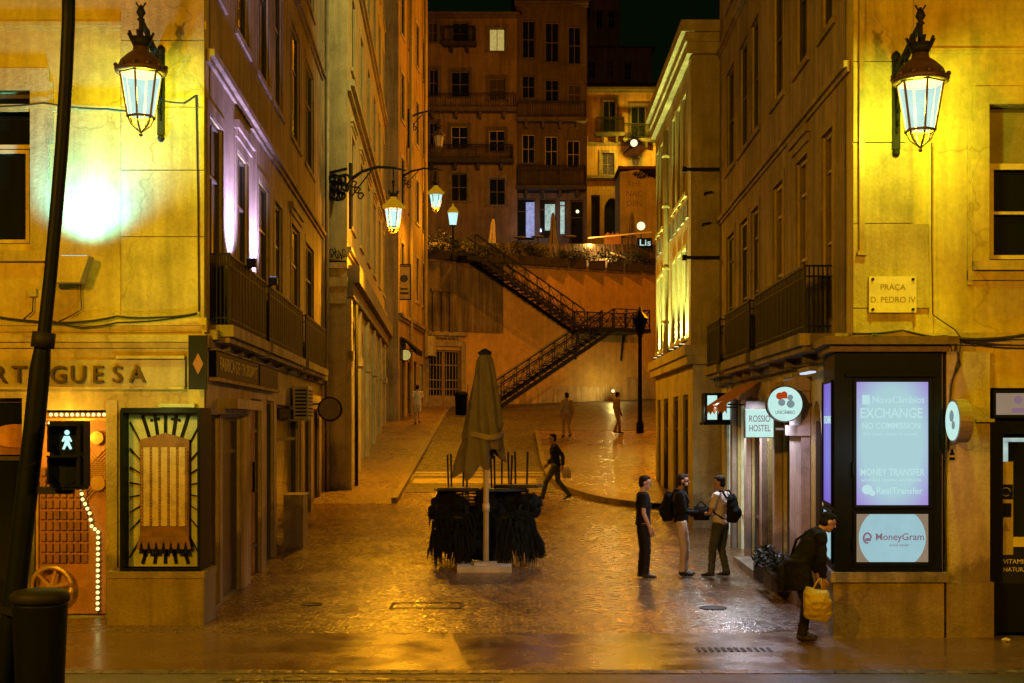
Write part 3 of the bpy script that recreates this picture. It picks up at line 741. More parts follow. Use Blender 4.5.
for a in (.15,4.2,8.2,12.2,16.2,20.2): b = MB(A); b.box(a-.28 if a > 1 else 0.004,a+.28,.004,.12,-.3,6.0); b.box(a-.34 if a>1 else .004,a+.34,.004,.17,4.35,4.6); b.build('pilaster', M['stone'], al)
band(al, A, .004, AE, 6.05, 6.9, .34, 'stone_dk', 'cornice'); band(al, A, .004, AE, 7.2, 7.4, .12, 'stone'); band(al, A, .004, AE, 11.6, 11.9, .2, 'stone'); band(al, A, .004, AE, 15.6, 15.85, .16, 'stone')
# the end pier facing the square
b = MB(AF)
for i in range(12): b.box(-.78,-.03,.004,.05,-.2+i*.5,-.2+i*.5+.488)
b.box(-.82,0,.004,.16,5.85,6.0); b.box(-.86,.03,.004,.22,6.3,6.55); b.box(-.8,0,.004,.1,6.0,6.3); b.box(-.86,.03,.004,.2,6.8,6.95); b.build('pier', M['stone'], al)
b = MB(AF)
for i in range(7):
    cx = -.72+i*.11; pts_ = [(cx+.075*math.cos(t*.55+i)*(1-t/16),.16,7.18+.16*math.sin(t*.55+i*2)*(1-t/20)) for t in range(14)]; b.tube(pts_, .016, 5)
b.box(-.8,0,.12,.2,6.955,7.0); b.build('scroll_ornament', M['iron'], al)
b = MB(A); b.tube([(.75,.2,0),(.75,.2,5.9)],.05,8); b.build('downpipe', M['iron'], al)
# ------------------------------------------------------------------ third building up the street
B0 = Vector((-4.98,57,0)); BF = Frame(B0,(.055,1,0),(1,-.055,0)); BFF = Frame(B0,(1,0,0),(0,-1,0)); gB = terrain(57)
cl = thing('shop_building','narrow building with shop awning and lit corner strip at the top of the left street','building',B0)
BE = 10.2
cw = [(a-.5,a+.5,z,z+2.1) for a in (1.3,3.9,6.5,9.1) for z in (8.6,12.4,16.2,20.0)]
cd = [(.5,2.0,gB-.2,gB+2.9),(2.9,4.2,gB,gB+2.9),(5.2,6.4,gB,gB+3.0),(7.6,9.0,gB,gB+3.0)]
b = MB(BF); wall(b, 0, BE, -.5, 26, cw+cd, .25); b2 = MB(BFF); wall(b2, -4, 0, -.5, 26, [], .2); b.add(b2.v,b2.f,raw=True)
e = BF(BE,0,0); b.add([(-9,57,26),(B0.x,57,26),(e.x,e.y,26),(-9,e.y,26),(e.x,e.y,0),(-9,e.y,0)], [(0,1,2,3),(3,2,4,5)], raw=True); b.build('wall', M['ochre'], cl)
for h in cw: window(cl, BF, h, 'framedk','glass',.2,'stone',2,(.7,),sw=.16)
for i,h in enumerate(cd): pane(cl, BF, h, ('orangeglow','glass','door','winwarm')[i], -.2, 'door')
band(cl, BF, .004, BE, 7.2, 7.5, .2, 'stone_dk')
for a_,c_ in ((3.0,3),(8.6,6)): b = MB(BF); b.tube([(a_,.16,c_),(a_,.16,25)],.09,8); b.build('downpipe', M['cream'], cl)
b = MB(BF); b.prism([(9.0,6.1),(10.1,6.1),(10.1,7.1),(9.0,7.1)],.02,.5); b.build('box_balcony', M['stone'], cl)
aw = thing('shop_awning','dark tilted awning over the shop door at the top of the left street','awning',BF(1,.5,gB+3.4))
b = MB(BF); b.add([(.3,.02,gB+3.9),(2.4,.02,gB+3.9),(2.4,.75,gB+3.3),(.3,.75,gB+3.3),(.3,.75,gB+3.05),(2.4,.75,gB+3.05)], [(0,1,2,3),(3,2,5,4),(0,3,4)]); b.build('cloth', M['clblack'], aw)
for x in (.35,2.35): b = MB(BF); b.bar((x,.02,gB+3.3),(x,.74,gB+3.3),.03); b.build('arm', M['iron'], aw)
t = thing('round_sign','small yellowish round lit sign projecting near the far left walker','sign',BF(2.6,.5,gB+3.0))
b = MB(BFF); c0 = P(405.5,355,58.5); x,z = c0.x-B0.x, c0.z; b.disc((x,z),.26,-1.62,-1.5); b.bar((x,-1.56,z),(x-.6,-1.56,z),.04); b.build('drum', M['iron'], t)
b = MB(BFF); b.disc((x,z),.235,-1.499,-1.485); b.build('face', M['winlit'], t)
t = thing('banner_sign','framed banner sign projecting high over the far left shops','sign',P(404,283,57.5))
b = MB(BFF); a_,c_ = P(397,300,57.5), P(411,264,57.5); ring(b,a_.x-B0.x,c_.x-B0.x,a_.z,c_.z,.05,-.55,-.49); b.bar((a_.x-B0.x-.3,-.52,c_.z-.1),(c_.x-B0.x,-.52,c_.z-.1),.04); b.build('sign_frame', M['iron'], t)
b = MB(BFF); b.box(a_.x-B0.x+.05,c_.x-B0.x-.05,-.53,-.51,a_.z+.05,c_.z-.05); b.build('banner', M['gold'], t)
b = MB(BFF); m_ = (a_.x+c_.x)/2-B0.x; b.disc((m_,a_.z+.95),.17,-.509,-.50); b.box(m_-.2,m_+.2,-.509,-.50,a_.z+.25,a_.z+.35); b.box(m_-.16,m_+.16,-.509,-.50,a_.z+.45,a_.z+.53); b.build('emblem', M['door'], t)

# ================================================================== RETAINING WALL, GATE, STAIRS
rw = thing('retaining_wall','long rendered retaining wall lit orange at the head of the street','wall',W(6,0,0))
Gu0,Gu1 = W.u(428),W.u(460.5); gz0 = terrain(66.6)-.1; gz1 = W.z(444,350)
b = MB(W); wall(b, -3, 24, 1, 11.2, [(Gu0,Gu1,gz0,gz1)], .35); b.quad((-3,0,11.2),(24,0,11.2),(24,-.6,11.2),(-3,-.6,11.2)); b.build('wall', M['wallret'], rw)
b = MB(W); wall(b, -3, W.u(503), gz1+1.0, 11.15, [], .02, n=.03); b.box(-3,W.u(503),.0,.03,gz1+.97,gz1+1.0); b.build('stained_patch', M['wallold'], rw)
b = MB(W); b.box(-3,24,.002,.16,11.0,11.25); b.build('coping', M['stone_dk'], rw)
b = MB(W); b.box(Gu1+.4,W.u(626),.002,.10,terrain(67)-1,W.z(560,386)); b.box(W.u(626)+.01,24,.002,.08,2,W.z(626,378)); b.build('plinth', M['ochre'], rw)
b = MB(W)
x0,x1,y0_,y1_ = W.u(432),W.u(452),W.z(442,335),W.z(442,292)
b.box(x0,x0+.16,.031,.12,y0_,y1_); b.box(x1-.16,x1,.031,.12,y0_,y1_); b.box(x0-.1,x1+.1,.031,.18,y1_,y1_+.15); b.box(x0-.1,x1+.1,.031,.18,y0_-.15,y0_); b.box(x0+.5,x0+.62,.031,.1,y0_,y1_)
b.build('blind_niche', M['wallold'], rw)
b = MB(W); b.box(Gu0-.25,Gu0,.004,.12,gz0,gz1+.2); b.box(Gu1,Gu1+.25,.004,.12,gz0,gz1+.2); b.box(Gu0-.25,Gu1+.25,.004,.14,gz1+.2,gz1+.45)
for i in range(8): b.disc((Gu0+(Gu1-Gu0)*(i+.5)/8, gz1+.62),.1,.035,.1,10)
b.box(Gu0-.3,Gu1+.3,.035,.22,gz1+.75,gz1+.9); b.build('gate_surround', M['stone_dk'], rw)
gt = thing('iron_gate','barred double iron gate in the retaining wall at the far left','gate',W((Gu0+Gu1)/2,0,gz0))
for s0,s1 in ((Gu0+.02,(Gu0+Gu1)/2-.01),((Gu0+Gu1)/2+.01,Gu1-.02)):
    b = MB(W); ring(b,s0,s1,gz0,gz1-.02,.07,-.18,-.13)
    for i in range(1,5): x = s0+(s1-s0)*i/5; b.bar((x,-.155,gz0),(x,-.155,gz1),.035)
    for z in (.35,.5,.75): zz_ = gz0+(gz1-gz0)*z; b.bar((s0,-.155,zz_),(s1,-.155,zz_),.05)
    b.box(s0+.07,s1-.07,-.165,-.145,gz0+.06,gz0+.75); b.build('gate_leaf', M['framemid'], gt)
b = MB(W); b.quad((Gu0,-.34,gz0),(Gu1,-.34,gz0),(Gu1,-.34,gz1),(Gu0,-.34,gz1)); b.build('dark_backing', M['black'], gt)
# steel stairs
st = thing('steel_stairs','dark steel staircase with cross-braced railings climbing the retaining wall','stairs',W(10,0,7))
wu, wz = W.u, W.z
T1 = (wu(464),wz(464,256)); T2 = (wu(572),wz(572,330)); T3 = (wu(624),wz(624,330)); T4 = (wu(588),wz(588,333)); T5 = (wu(478),terrain(67.5)+.15)
T3 = (T3[0],T2[1]); T4 = (T4[0],T2[1])
def flight(p, q, n0, n1, par, steps):
    b = MB(W)
    for n in (n0,n1): b.bar((p[0],n,p[1]-.16),(q[0],n,q[1]-.12),.05,.20)
    b.build('stringer', M['iron'], par)
    b = MB(W)
    for i in range(steps):
        t = (i+.5)/steps; u_ = p[0]+(q[0]-p[0])*t; z = p[1]+(q[1]-p[1])*(i+1)/steps
        b.box(u_-.17,u_+.17,n0+.04,n1-.04,z-.05,z)
    b.build('tread', M['iron'], par)
    b = MB(W); k = 9
    for n in (n0,n1):
        for zz_,w_ in ((1.0,.06),(.55,.03),(.12,.03)): b.bar((p[0],n,p[1]+zz_),(q[0],n,q[1]+zz_),w_)
        for i in range(k+1):
            t = i/k; u_ = p[0]+(q[0]-p[0])*t; z = p[1]+(q[1]-p[1])*t; b.bar((u_,n,z-.1),(u_,n,z+1.0),.055)
            if i < k:
                t2 = (i+1)/k; u2 = p[0]+(q[0]-p[0])*t2; z2 = p[1]+(q[1]-p[1])*t2
                b.bar((u_,n,z+.12),(u2,n,z2+1),.022); b.bar((u_,n,z+1),(u2,n,z2+.12),.022)
    b.build('railing', M['iron'], par)
flight(T2, T1, .2, 1.3, st, 22); flight(T5, T4, 1.5, 2.6, st, 20)
b = MB(W); b.box(T2[0]-.1,T3[0],.15,2.65,T2[1]-.22,T2[1]); b.build('landing', M['iron'], st)
b = MB(W)
def rail2(b, p, q, z):
    p, q = Vector((p[0],p[1],0)), Vector((q[0],q[1],0)); k = max(2,int((q-p).length/.7))
    for h_ in (.12,.55,1.0): b.bar((p.x,p.y,z+h_),(q.x,q.y,z+h_),.05 if h_ == 1 else .03)
    for i in range(k+1):
        c_ = p+(q-p)*i/k; b.bar((c_.x,c_.y,z),(c_.x,c_.y,z+1.0),.06)
        if i < k:
            d_ = p+(q-p)*(i+1)/k; b.bar((c_.x,c_.y,z+.12),(d_.x,d_.y,z+1),.022); b.bar((c_.x,c_.y,z+1),(d_.x,d_.y,z+.12),.022)
rail2(b,(T4[0]+.05,2.6),(T3[0]-.05,2.6),T2[1]); rail2(b,(T3[0]-.05,2.6),(T3[0]-.05,.2),T2[1]); rail2(b,(T3[0]-.05,.2),(T2[0]+.05,.2),T2[1])
b.build('landing_railing', M['iron'], st)
b = MB(W)
for u_ in (T2[0]+.2,T3[0]-.2): b.bar((u_,.25,T2[1]-.2),(u_,.02,T2[1]-1.6),.12)
b.build('strut', M['iron'], st)
b = MB(W); b.box(W.u(455),W.u(468)-.1,.1,1.4,11.0,11.25); b.build('top_landing', M['iron'], st)
# post lamp by the right end of the wall
pl = thing('post_lantern','tall dark lamp post standing before the right end of the retaining wall','street lamp',(0,0,0))
pp = G(640,436); pl.location = pp; top_ = CAMZ+(HZ-312)/F*pp.y
b = MB(); b.lathe([(.15,0),(.15,.5),(.10,.6),(.085,1.2),(.07,top_-pp.z-1.0),(.14,top_-pp.z-.95),(.08,top_-pp.z-.9)],tuple(pp),12); b.build('post', M['iron'], pl)
b = MB(); b.lathe([(.12,top_-pp.z-.9),(.30,top_-pp.z-.3),(.34,top_-pp.z-.25),(.1,top_-pp.z),(.04,top_-pp.z+.2)],tuple(pp),6,smooth=False); b.build('lantern', M['black'], pl)
# litter bin far left
b = MB(); g_ = G(461,415); b.lathe([(.26,0),(.30,.9),(.33,.92),(.33,1.0),(.2,1.1)],(g_.x,g_.y,g_.z+.02),14); props(b.build('litter_bin', M['black']),'dark litter bin standing by the iron gate at the far end','bin')
b = MB(); g_ = G(612,413)
# ================================================================== TERRACE: shrubs, parasols, tables, lamps
def leafclump(b, c, r, k, s, rnd):
    for _ in range(k):
        while True:
            p = Vector((rnd.uniform(-1,1),rnd.uniform(-1,1),rnd.uniform(-1,1)))
            if p.length < 1: break
        p = Vector((p.x*r[0],p.y*r[1],p.z*r[2]))+Vector(c)
        a = Vector((rnd.uniform(-1,1),rnd.uniform(-1,1),rnd.uniform(-.6,1))).normalized(); d = a.cross(Vector((rnd.uniform(-1,1),rnd.uniform(-1,1),rnd.uniform(-1,1)))).normalized()
        l_, w_ = s*rnd.uniform(.7,1.5), s*rnd.uniform(.25,.5)
        b.add([tuple(p-a*l_/2),tuple(p+d*w_/2),tuple(p+a*l_/2),tuple(p-d*w_/2)],[(0,1,2,3)])
rs = random.Random(5)
spots = [(434,66.9,.9,1.0),(447,67.2,.8,1.3),(462,67.6,1.0,.9),(478,68.2,.9,.8),(494,68.6,1.0,.75),(510,69,.95,.8),(526,69.4,1.0,.9),(543,69.8,.9,.75),(560,70.2,1.0,.65),(578,70.8,.95,.7),(597,71.4,1.0,.65),(615,72,1.0,.8),(633,72.6,1.0,.95),(648,73.2,.9,.9)]
whereS = ['under the upper left street lamp','beside the low terrace lamp','above the steel stairs','left of the first parasol','below the first parasol','before the lit shop door','in front of the shop','left of the second parasol','right of the second parasol','below the menu board','at the cafe rail','below the globe lamp','under the cafe sign','at its far right end']
for i,(px,Y,r_,hh) in enumerate(spots):
    x = (px-512)/F*Y; z0 = 11.2
    t = thing('potted_shrub','dark leafy shrub in a trough on the wall top '+whereS[i],'shrub',(x,Y,z0),'shrubs along the terrace edge')
    b = MB(); b.box(x-.45,x+.45,Y-.25,Y+.25,z0-.1,z0+.35); b.build('trough', M['terracotta'], t)
    b = MB()
    for _ in range(4): b.tube([(x+rs.uniform(-.25,.25),Y,z0+.3),(x+rs.uniform(-.5,.5),Y+rs.uniform(-.2,.2),z0+hh)],[.02,.008],5)
    b.build('stem', M['door'], t)
    b = MB()
    for _ in range(7): leafclump(b,(x+rs.uniform(-.5,.5)*r_,Y+rs.uniform(-.25,.25),z0+.3+rs.uniform(0,hh*.75)),(.36,.3,.3),60,.14,rs)
    b.build('foliage', M['leaf'], t)
def folded_parasol(px, py0, py1, Y, w, label, mat='canvas', lean=0):
    x = (px-512)/F*Y; z0 = CAMZ+(HZ-py1)/F*Y; z1 = CAMZ+(HZ-py0)/F*Y; h_ = z1-z0
    t = thing('folded_parasol',label,'parasol',(x,Y,z0),'folded terrace parasols')
    b = MB(); b.tube([(x,Y,z0-.4),(x+lean,Y,z1)],.035,8); b.build('pole', M['mast'], t)
    b = MB(); n = 16
    prof = [(.05,1),(.10,.9),(.15,.6),(w,.35),(w*1.05,.2),(w*.5,.16)]
    vs = [(x+lean*k_+r_*(1+.25*(-1)**j)*math.cos(2*PI*j/n),Y+r_*(1+.25*(-1)**j)*math.sin(2*PI*j/n),z0+h_*k_) for r_,k_ in prof for j in range(n)]
    b.add(vs,[(i*n+j,i*n+(j+1)%n,(i+1)*n+(j+1)%n,(i+1)*n+j) for i in range(len(prof)-1) for j in range(n)]); b.build('canopy', M[mat], t)
folded_parasol(491,219,264,73.5,.22,'slim pale folded parasol on the terrace left of the lit shop','clwhite',.12)
folded_parasol(553,213,264,74.5,.28,'folded parasol on the terrace in front of the lit shop','canvas')
folded_parasol(632,212,262,76,.24,'folded parasol on the terrace by the globe lamp','canvas')
# cafe rail and canopy frame
cf = thing('cafe_shelter','low cafe shelter frame with pale edges on the terrace','shelter',P(580,262,73))
b = MB()
for (p,q) in (((556,249),(588,249)),((556,249),(556,266)),((588,249),(588,266)),((598,244),(598,266)),((602,250),(640,262)),((602,252),(602,266)),((588,238),(652,232))):
    b.bar(tuple(P(*p,73)),tuple(P(*q,73)),.07)
b.build('rail', M['mast'], cf)
b = MB(); b.box(P(558,0,73).x,P(586,0,73).x,73.1,75,P(0,250,73).z-.06,P(0,250,73).z); b.build('tabletop', M['black'], cf)
mb_ = thing('menu_board','brown shaped menu board standing on the terrace','menu board',P(612,262,74))
b = MB(Frame((0,74,0),(1,0,0),(0,-1,0)))
q0,q1 = P(604,252,74),P(621,236,74)
b.prism([(q0.x,q0.z),(q1.x,q0.z),(q1.x,q1.z),(q1.x-.2,q1.z+.22),(q1.x-.42,q1.z+.05),((q0.x+q1.x)/2,q1.z+.25),(q0.x+.42,q1.z+.05),(q0.x+.2,q1.z+.22),(q0.x,q1.z)],0,.05); b.build('board', M['redpanel'], mb_)
b = MB(); b.bar((q0.x+.15,74,q0.z),(q0.x+.15,74,q0.z-1),.05); b.bar((q1.x-.15,74,q0.z),(q1.x-.15,74,q0.z-1),.05); b.build('leg', M['iron'], mb_)
for i,(px,py,lab) in enumerate(((591,247,'pale lit table lamp on the cafe terrace left of the menu board'),(577.5,211.5,'small bright wall lamp beside the arched doorway'),(606,263,'low sparkling table light beneath the menu board'))):
    c_ = P(px,py,73 if i != 1 else 83.5); t = thing('cafe_lamp',lab,'lamp',c_,'small lamps on the cafe terrace')
    b = MB(); b.ball(tuple(c_),.11 if i != 2 else .09,6); b.build('bulb', M['globe'], t)
    b = MB(); b.bar((c_.x,c_.y,c_.z-.1),(c_.x,c_.y,c_.z-.9),.05) if i != 1 else b.bar((c_.x,c_.y,c_.z),(c_.x,c_.y+.7,c_.z+.1),.05); b.build('stand', M['iron'], t)
c_ = P(641,226,75); t = thing('globe_lamp','large round glowing globe lamp on a post above the terrace','street lamp',c_)
b = MB(); b.ball(tuple(c_),.24,10); b.build('globe', M['globe'], t); b = MB(); b.bar((c_.x,c_.y,c_.z-.28),(c_.x,c_.y,11.5),.09); b.build('post', M['iron'], t)
for q_ in (P(591,246,72.6),P(606,261,72.4),P(560,252,72.5)): point('cafe_light', q_+Vector((0,-.25,.15)), (1,.5,.10), 170, .1)
t = thing('neon_sign','small pale neon cafe sign glowing at the right end of the terrace','sign',P(644,243,74))
TF = Frame((0,74,0),(1,0,0),(0,-1,0)); text('Lis', TF, P(645,0,74).x, P(0,243,74).z, .05, .5, 'signwhite', t, .02, bold=.004, width=.62)
b = MB(TF); b.box(P(637,0,74).x,P(652,0,74).x,0,.04,P(0,238,74).z,P(0,248,74).z); b.build('board', M['black'], t)
c_ = P(613,391,70.6); t = thing('added_wall_lamp','small pale lamp added to light the foot of the retaining wall right of the stairs','lamp',c_)
b = MB(); b.ball(tuple(c_),.09,6); b.build('bulb', M['globe'], t); b = MB(); b.bar((c_.x,c_.y,c_.z-.1),(c_.x,c_.y+.3,c_.z-.14),.05); b.build('arm', M['iron'], t)
point('added_lamp_light', c_+Vector((0,-.25,.1)), (1,.75,.2), 130, .08)  # lamp and light added to make the bright spot on the plinth
# a few terrace tables with chairs
for i,(px,Y) in enumerate(((520,73.5),(538,75),(570,75.2),(622,75))):
    x = (px-512)/F*Y; z = tz(Y); t = thing('cafe_table','dark round cafe table on the upper terrace '+('near the lit shop door','between shop and second folded parasol','behind the shelter','behind the menu board')[i],'table',(x,Y,z),'cafe tables on the terrace')
    b = MB(); b.lathe([(.38,.72),(.38,.75)],(x,Y,z),14); b.build('tabletop', M['framemid'], t); b = MB(); b.lathe([(.25,0),(.25,.03),(.03,.06),(.03,.72)],(x,Y,z),10); b.build('pedestal', M['iron'], t)

# ================================================================== BUILDINGS ABOVE THE TERRACE
def hill_house(name, label, Y, px0, px1, pyt, wins, mat, z0=10, doors=(), depth=14, eave=True):
    O = Vector(((px0-512)/F*Y, Y, 0)); fr = Frame(O,(1,0,0),(0,-1,0)); uu = lambda px:(px-px0)/F*Y; zz_ = lambda py: CAMZ+(HZ-py)/F*Y
    root = thing(name, label, 'building', (O.x,Y,z0)); Wd = uu(px1); H_ = zz_(pyt)
    holes = [(uu(w[0]),uu(w[1]),zz_(w[3]),zz_(w[2])) for w in wins]; dh = [(uu(w[0]),uu(w[1]),zz_(w[3]),zz_(w[2])) for w in doors]
    b = MB(fr); wall(b,0,Wd,z0,H_,holes+dh,.25)
    b.add([(0,0,z0),(0,-depth,z0),(0,-depth,H_),(0,0,H_),(Wd,0,z0),(Wd,-depth,z0),(Wd,-depth,H_),(Wd,0,H_)],[(0,1,2,3),(4,5,6,7),(1,5,6,2)]); b.build('wall', M[mat], root)
    b = MB(fr); b.add([(-.3,.4,H_),(Wd+.3,.4,H_),(Wd+.3,-depth*.5,H_+2.2),(-.3,-depth*.5,H_+2.2),(-.3,-depth,H_),(Wd+.3,-depth,H_)],[(0,1,2,3),(3,2,5,4),(0,3,4),(1,5,2)]); b.build('roof', M['roof'], root)
    if eave: band(root, fr, -.1, Wd+.1, H_-.35, H_-.01, .35, 'far2', 'eave')
    for w,h in zip(wins,holes):
        k = w[4] if len(w) > 4 else ''
        window(root, fr, h, 'frame' if 'f' in k else 'framemid', 'winlit' if 'L' in k else ('winwarm' if 'w' in k else 'glass'), .2, 'far2' if 'd' in k else 'stone_dk', 2, (.5,) if 'L' not in k else (), sw=.2, sill='b' not in k)
        if 'p' in k:
            balcony(root, fr, h[0]-.5, h[1]+.5, .6, h[2], h[2]+1.0, 'shutterdk',.075)
    return root, fr, uu, zz_, holes, dh
w1 = [(428,437,22,42,'d'),(452,468,22,44,'p'),(489,505,28,51,'L'),(429,438,69,96,'d'),(451,469,71,97,'d'),(489,505,78,100,'d'),(429,438,122,145,'d'),(451,468,126,148,'fd'),(489,505,130,151,'fd'),(428,436,172,200,'d'),(451,467,173,201,''),(489,505,178,205,'')]
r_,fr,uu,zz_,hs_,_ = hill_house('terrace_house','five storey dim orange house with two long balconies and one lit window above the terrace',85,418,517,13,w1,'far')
balcony(r_,fr,.2,uu(516),.8,zz_(110),zz_(96),'far2',.16,4); balcony(r_,fr,.2,uu(513),.8,zz_(161),zz_(147),'shutterdk',.075,4)
w2 = [(522,535,20,58,'d'),(545,559,22,62,'d'),(568,581,26,64,'d'),(522,535,75,98,'d'),(545,559,79,101,'d'),(568,581,84,104,'d'),(522,535,134,163,'fd'),(545,558,136,166,'fd'),(567,580,140,168,'fd')]
d2 = [(516.5,535,198,240),(539,557,198,238),(559,566,200,234),(570,584,200,246)]
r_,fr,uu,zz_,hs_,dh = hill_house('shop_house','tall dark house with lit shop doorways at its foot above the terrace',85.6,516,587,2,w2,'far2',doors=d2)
balcony(r_,fr,.1,uu(585),.8,zz_(120),zz_(104),'far2',.16,4); balcony(r_,fr,.1,uu(585),.9,zz_(188),zz_(168),'shutterdk',.075,4)
for h,m_ in zip(dh,('glass','glass','shopwhite','black')): pane(r_, fr, h, m_, -.22, 'shop_door','framedk',.08,(h[2]+1.9,))
b = MB(fr); b.box(uu(526),uu(534.5),-.2,-.1,zz_(237),zz_(202)); b.build('lit_doorway', M['shoplilac'], r_)
b = MB(fr); b.box(uu(545),uu(555),-.2,-.1,zz_(230),zz_(204)); b.build('lit_window', M['shopwhite'], r_)
b = MB(fr); b.box(uu(517),uu(570),.01,.25,zz_(193),zz_(187)); b.build('shop_fascia', M['terracotta'], r_)
w3 = [(603,616,100,134,'dp'),(631,646,106,140,'dp'),(602,614,153,175,'w'),(632,640,158,172,'w')]
d3 = [(604,620,198,240),(591,600,195,238)]
r_,fr,uu,zz_,hs_,dh = hill_house('orange_house','orange plastered house with arched door lit by a bright bracket lamp',88,584,668,88,w3,'far3',doors=d3)
for h in dh: pane(r_,fr,h,'black',-.22,'door','door')
b = MB(fr); h = dh[0]; arch(b,h[0],h[1],h[3]-1.0,h[3],.004,.24); b.build('arch_head', M['far3'], r_)
band(r_,fr,0,uu(668),zz_(181),zz_(176),.25,'far2'); band(r_,fr,0,uu(668),zz_(146),zz_(142),.12,'far2')
c_ = P(634,143,87); t = thing('bracket_lamp','bright bracket lamp on the front of the orange house','street lamp',c_)
b = MB(); b.ball(tuple(c_),.24,8); b.build('globe', M['globe'], t); b = MB(); b.bar(tuple(c_),(c_.x-.6,88,c_.z-.5),.05); b.build('arm', M['iron'], t)
# pale gable with scribbles, and the black hill-top blocks behind
O = P(620,240,81); fr4 = Frame((O.x,81,0),(1,0,0),(0,-1,0)); bw = (40/F*81); t = thing('gable_wall','pale gable wall with dark spray painted scribble right of the orange house','building',(O.x,81,12))
b = MB(fr4); zt_ = P(0,172,81).z; b.prism([(0,11.5),(bw,11.5),(bw,zt_-.6),(bw*.45,zt_+.15),(0,zt_)],-4,0); b.build('wall', M['cream'], t)
b = MB(fr4); b.box(-.1,bw,-4,.1,zt_+.18,zt_+.35); b.build('roof', M['roof'], t)
for i,s_ in enumerate(('THE','NAC','DEN')): text(s_, fr4, bw*.36, zt_-.75-i*.62, .012, .5, 'framemid', t, .004, name='graffiti')
b = MB(fr4); leafclump(b,(bw*.55,.2,zt_-.2),(.6,.25,.25),90,.2,rs); props(b.build('hanging_plant', M['leaf']),'dark hanging plant over the scribbled gable wall','plant')
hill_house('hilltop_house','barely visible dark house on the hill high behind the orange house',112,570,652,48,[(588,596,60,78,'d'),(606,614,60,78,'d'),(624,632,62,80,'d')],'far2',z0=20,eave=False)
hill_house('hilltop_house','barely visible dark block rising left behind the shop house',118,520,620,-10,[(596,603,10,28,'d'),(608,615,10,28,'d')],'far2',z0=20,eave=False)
# ================================================================== RIGHT CORNER BUILDING
R0 = Vector((4.21,16.1,0)); RF = Frame(R0,(1,0,0),(0,-1,0)); RS = Frame(R0,(.0315,1,0),(-1,.0315,0))
br = thing('corner_building','yellow lit corner building on the right with exchange kiosk at its foot','building',R0)
rz = lambda py: CAMZ+(HZ-py)/F*16.1
ru = lambda px: (px-512)/F*16.1-R0.x
winR = (ru(988),ru(1075),rz(261),rz(105)); doorR = (ru(990),ru(1085),.0,rz(388)); winR2 = (ru(988),ru(1075),9.0,11.3)
b = MB(RF); wall(b, 0, 15, -.3, HT, [winR,winR2,doorR], .3)
u = RS.u
sp = [(822.5,834),(797,808.5),(774,784),(752,759.5),(740.5,748.5),(727.5,735)]
f1 = [(u(c_),u(a),4.0,6.55) for a,c_ in sp]
f2 = [(a,c_,7.95,10.0) for a,c_,_,_ in f1]; f3 = [(a,c_,11.4,13.6) for a,c_,_,_ in f1]
RE = 12.7
gp = [(822,812,2.95),(798,784,3.15),(780.5,768,3.1),(765,752,3.1),(749,738,3.1),(734.5,724,3.1)]
gh = [(u(a),u(c_),.35 if i in (1,) else .08,z) for i,(a,c_,z) in enumerate(gp)]
c = MB(RS); wall(c, 0, RE, -.3, HT, f1+f2+f3+gh, .3); b.add(c.v,c.f,raw=True); b.build('wall', M['cream'], br)
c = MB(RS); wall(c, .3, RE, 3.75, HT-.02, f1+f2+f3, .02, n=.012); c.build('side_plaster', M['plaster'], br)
q = MB(); e = RS(RE,0,0)
q.add([(20,16.1,HT),(R0.x,16.1,HT),(e.x,e.y,HT),(20,e.y,HT),(20,16.1,-.3),(20,e.y,-.3),(e.x,e.y,-.3)], [(0,1,2,3),(0,3,5,4),(3,2,6,5)]); q.build('roof', M['roof'], br)
w = window(br, RF, winR, 'framedk','glassmain',.2,None,1,())
s = MB(RF); s.box(winR[0]+.06,winR[1]-.06,-.19,-.15,rz(163),winR[3]-.06); s.build('blind', M['blind'], w)
s = MB(RF); ring(s,ru(993),winR[1]-.06,rz(258),rz(164),.05,-.16,-.11); s.box(ru(993)+.05,winR[1]-.06,-.155,-.115,rz(213),rz(210)); s.box(winR[0]+.05,winR[1],-.15,-.1,rz(168),rz(162)); s.build('sash', M['frame'], w)
s = MB(RF); a0 = winR[0]; s.box(a0-.2,a0,.003,.05,winR[2]-.12,winR[3]+.22); s.box(a0,winR[1]+.2,.003,.05,winR[3],winR[3]+.22); s.box(a0-.26,a0-.2,.003,.03,winR[2]-.3,winR[3]-.2); s.box(a0-.2,winR[1]+.2,.003,.11,winR[2]-.12,winR[2]-.003); s.box(a0-.26,winR[1],.003,.04,winR[2]-.24,winR[2]-.125); s.build('surround', M['cream'], w)
window(br, RF, winR2, 'framedk','glass')
# corner stones
b = MB(RF); zz = [.9,2.4,3.62,4.05,5.1,6.1,7.1,8.0,9.1,10.3,11.6,13,14.5,16.3]
for i,(z0,z1) in enumerate(zip(zz,zz[1:])):
    if z0 < 3.5: continue
    b.box(.01, ru(928 if i == 3 else (905 if i%2 else 912)), .004, .03+.004*(i%2), z0+.006, z1-.006)
b.build('corner_stone', M['stone'], br)
b = MB(RF); b.box(ru(858),ru(863),.035,.07,rz(252),HT-.3); b.box(ru(856),ru(865),.035,.09,rz(256),rz(252)); b.build('corner_pipe', M['pipe'], br)
b = MB(RF)
b.box(ru(944),ru(987),.004,.10,.68,rz(352)); b.box(ru(942.5),ru(989.5),.004,.15,-.02,.68); b.box(ru(972),ru(990),.1,.16,rz(422),rz(419)); b.build('pier', M['stone'], br)
band(br, RF, 0, 15, rz(345), rz(333), .10, 'stone'); band(br, RF, ru(930), 15, rz(54), rz(49), .04, 'cream')
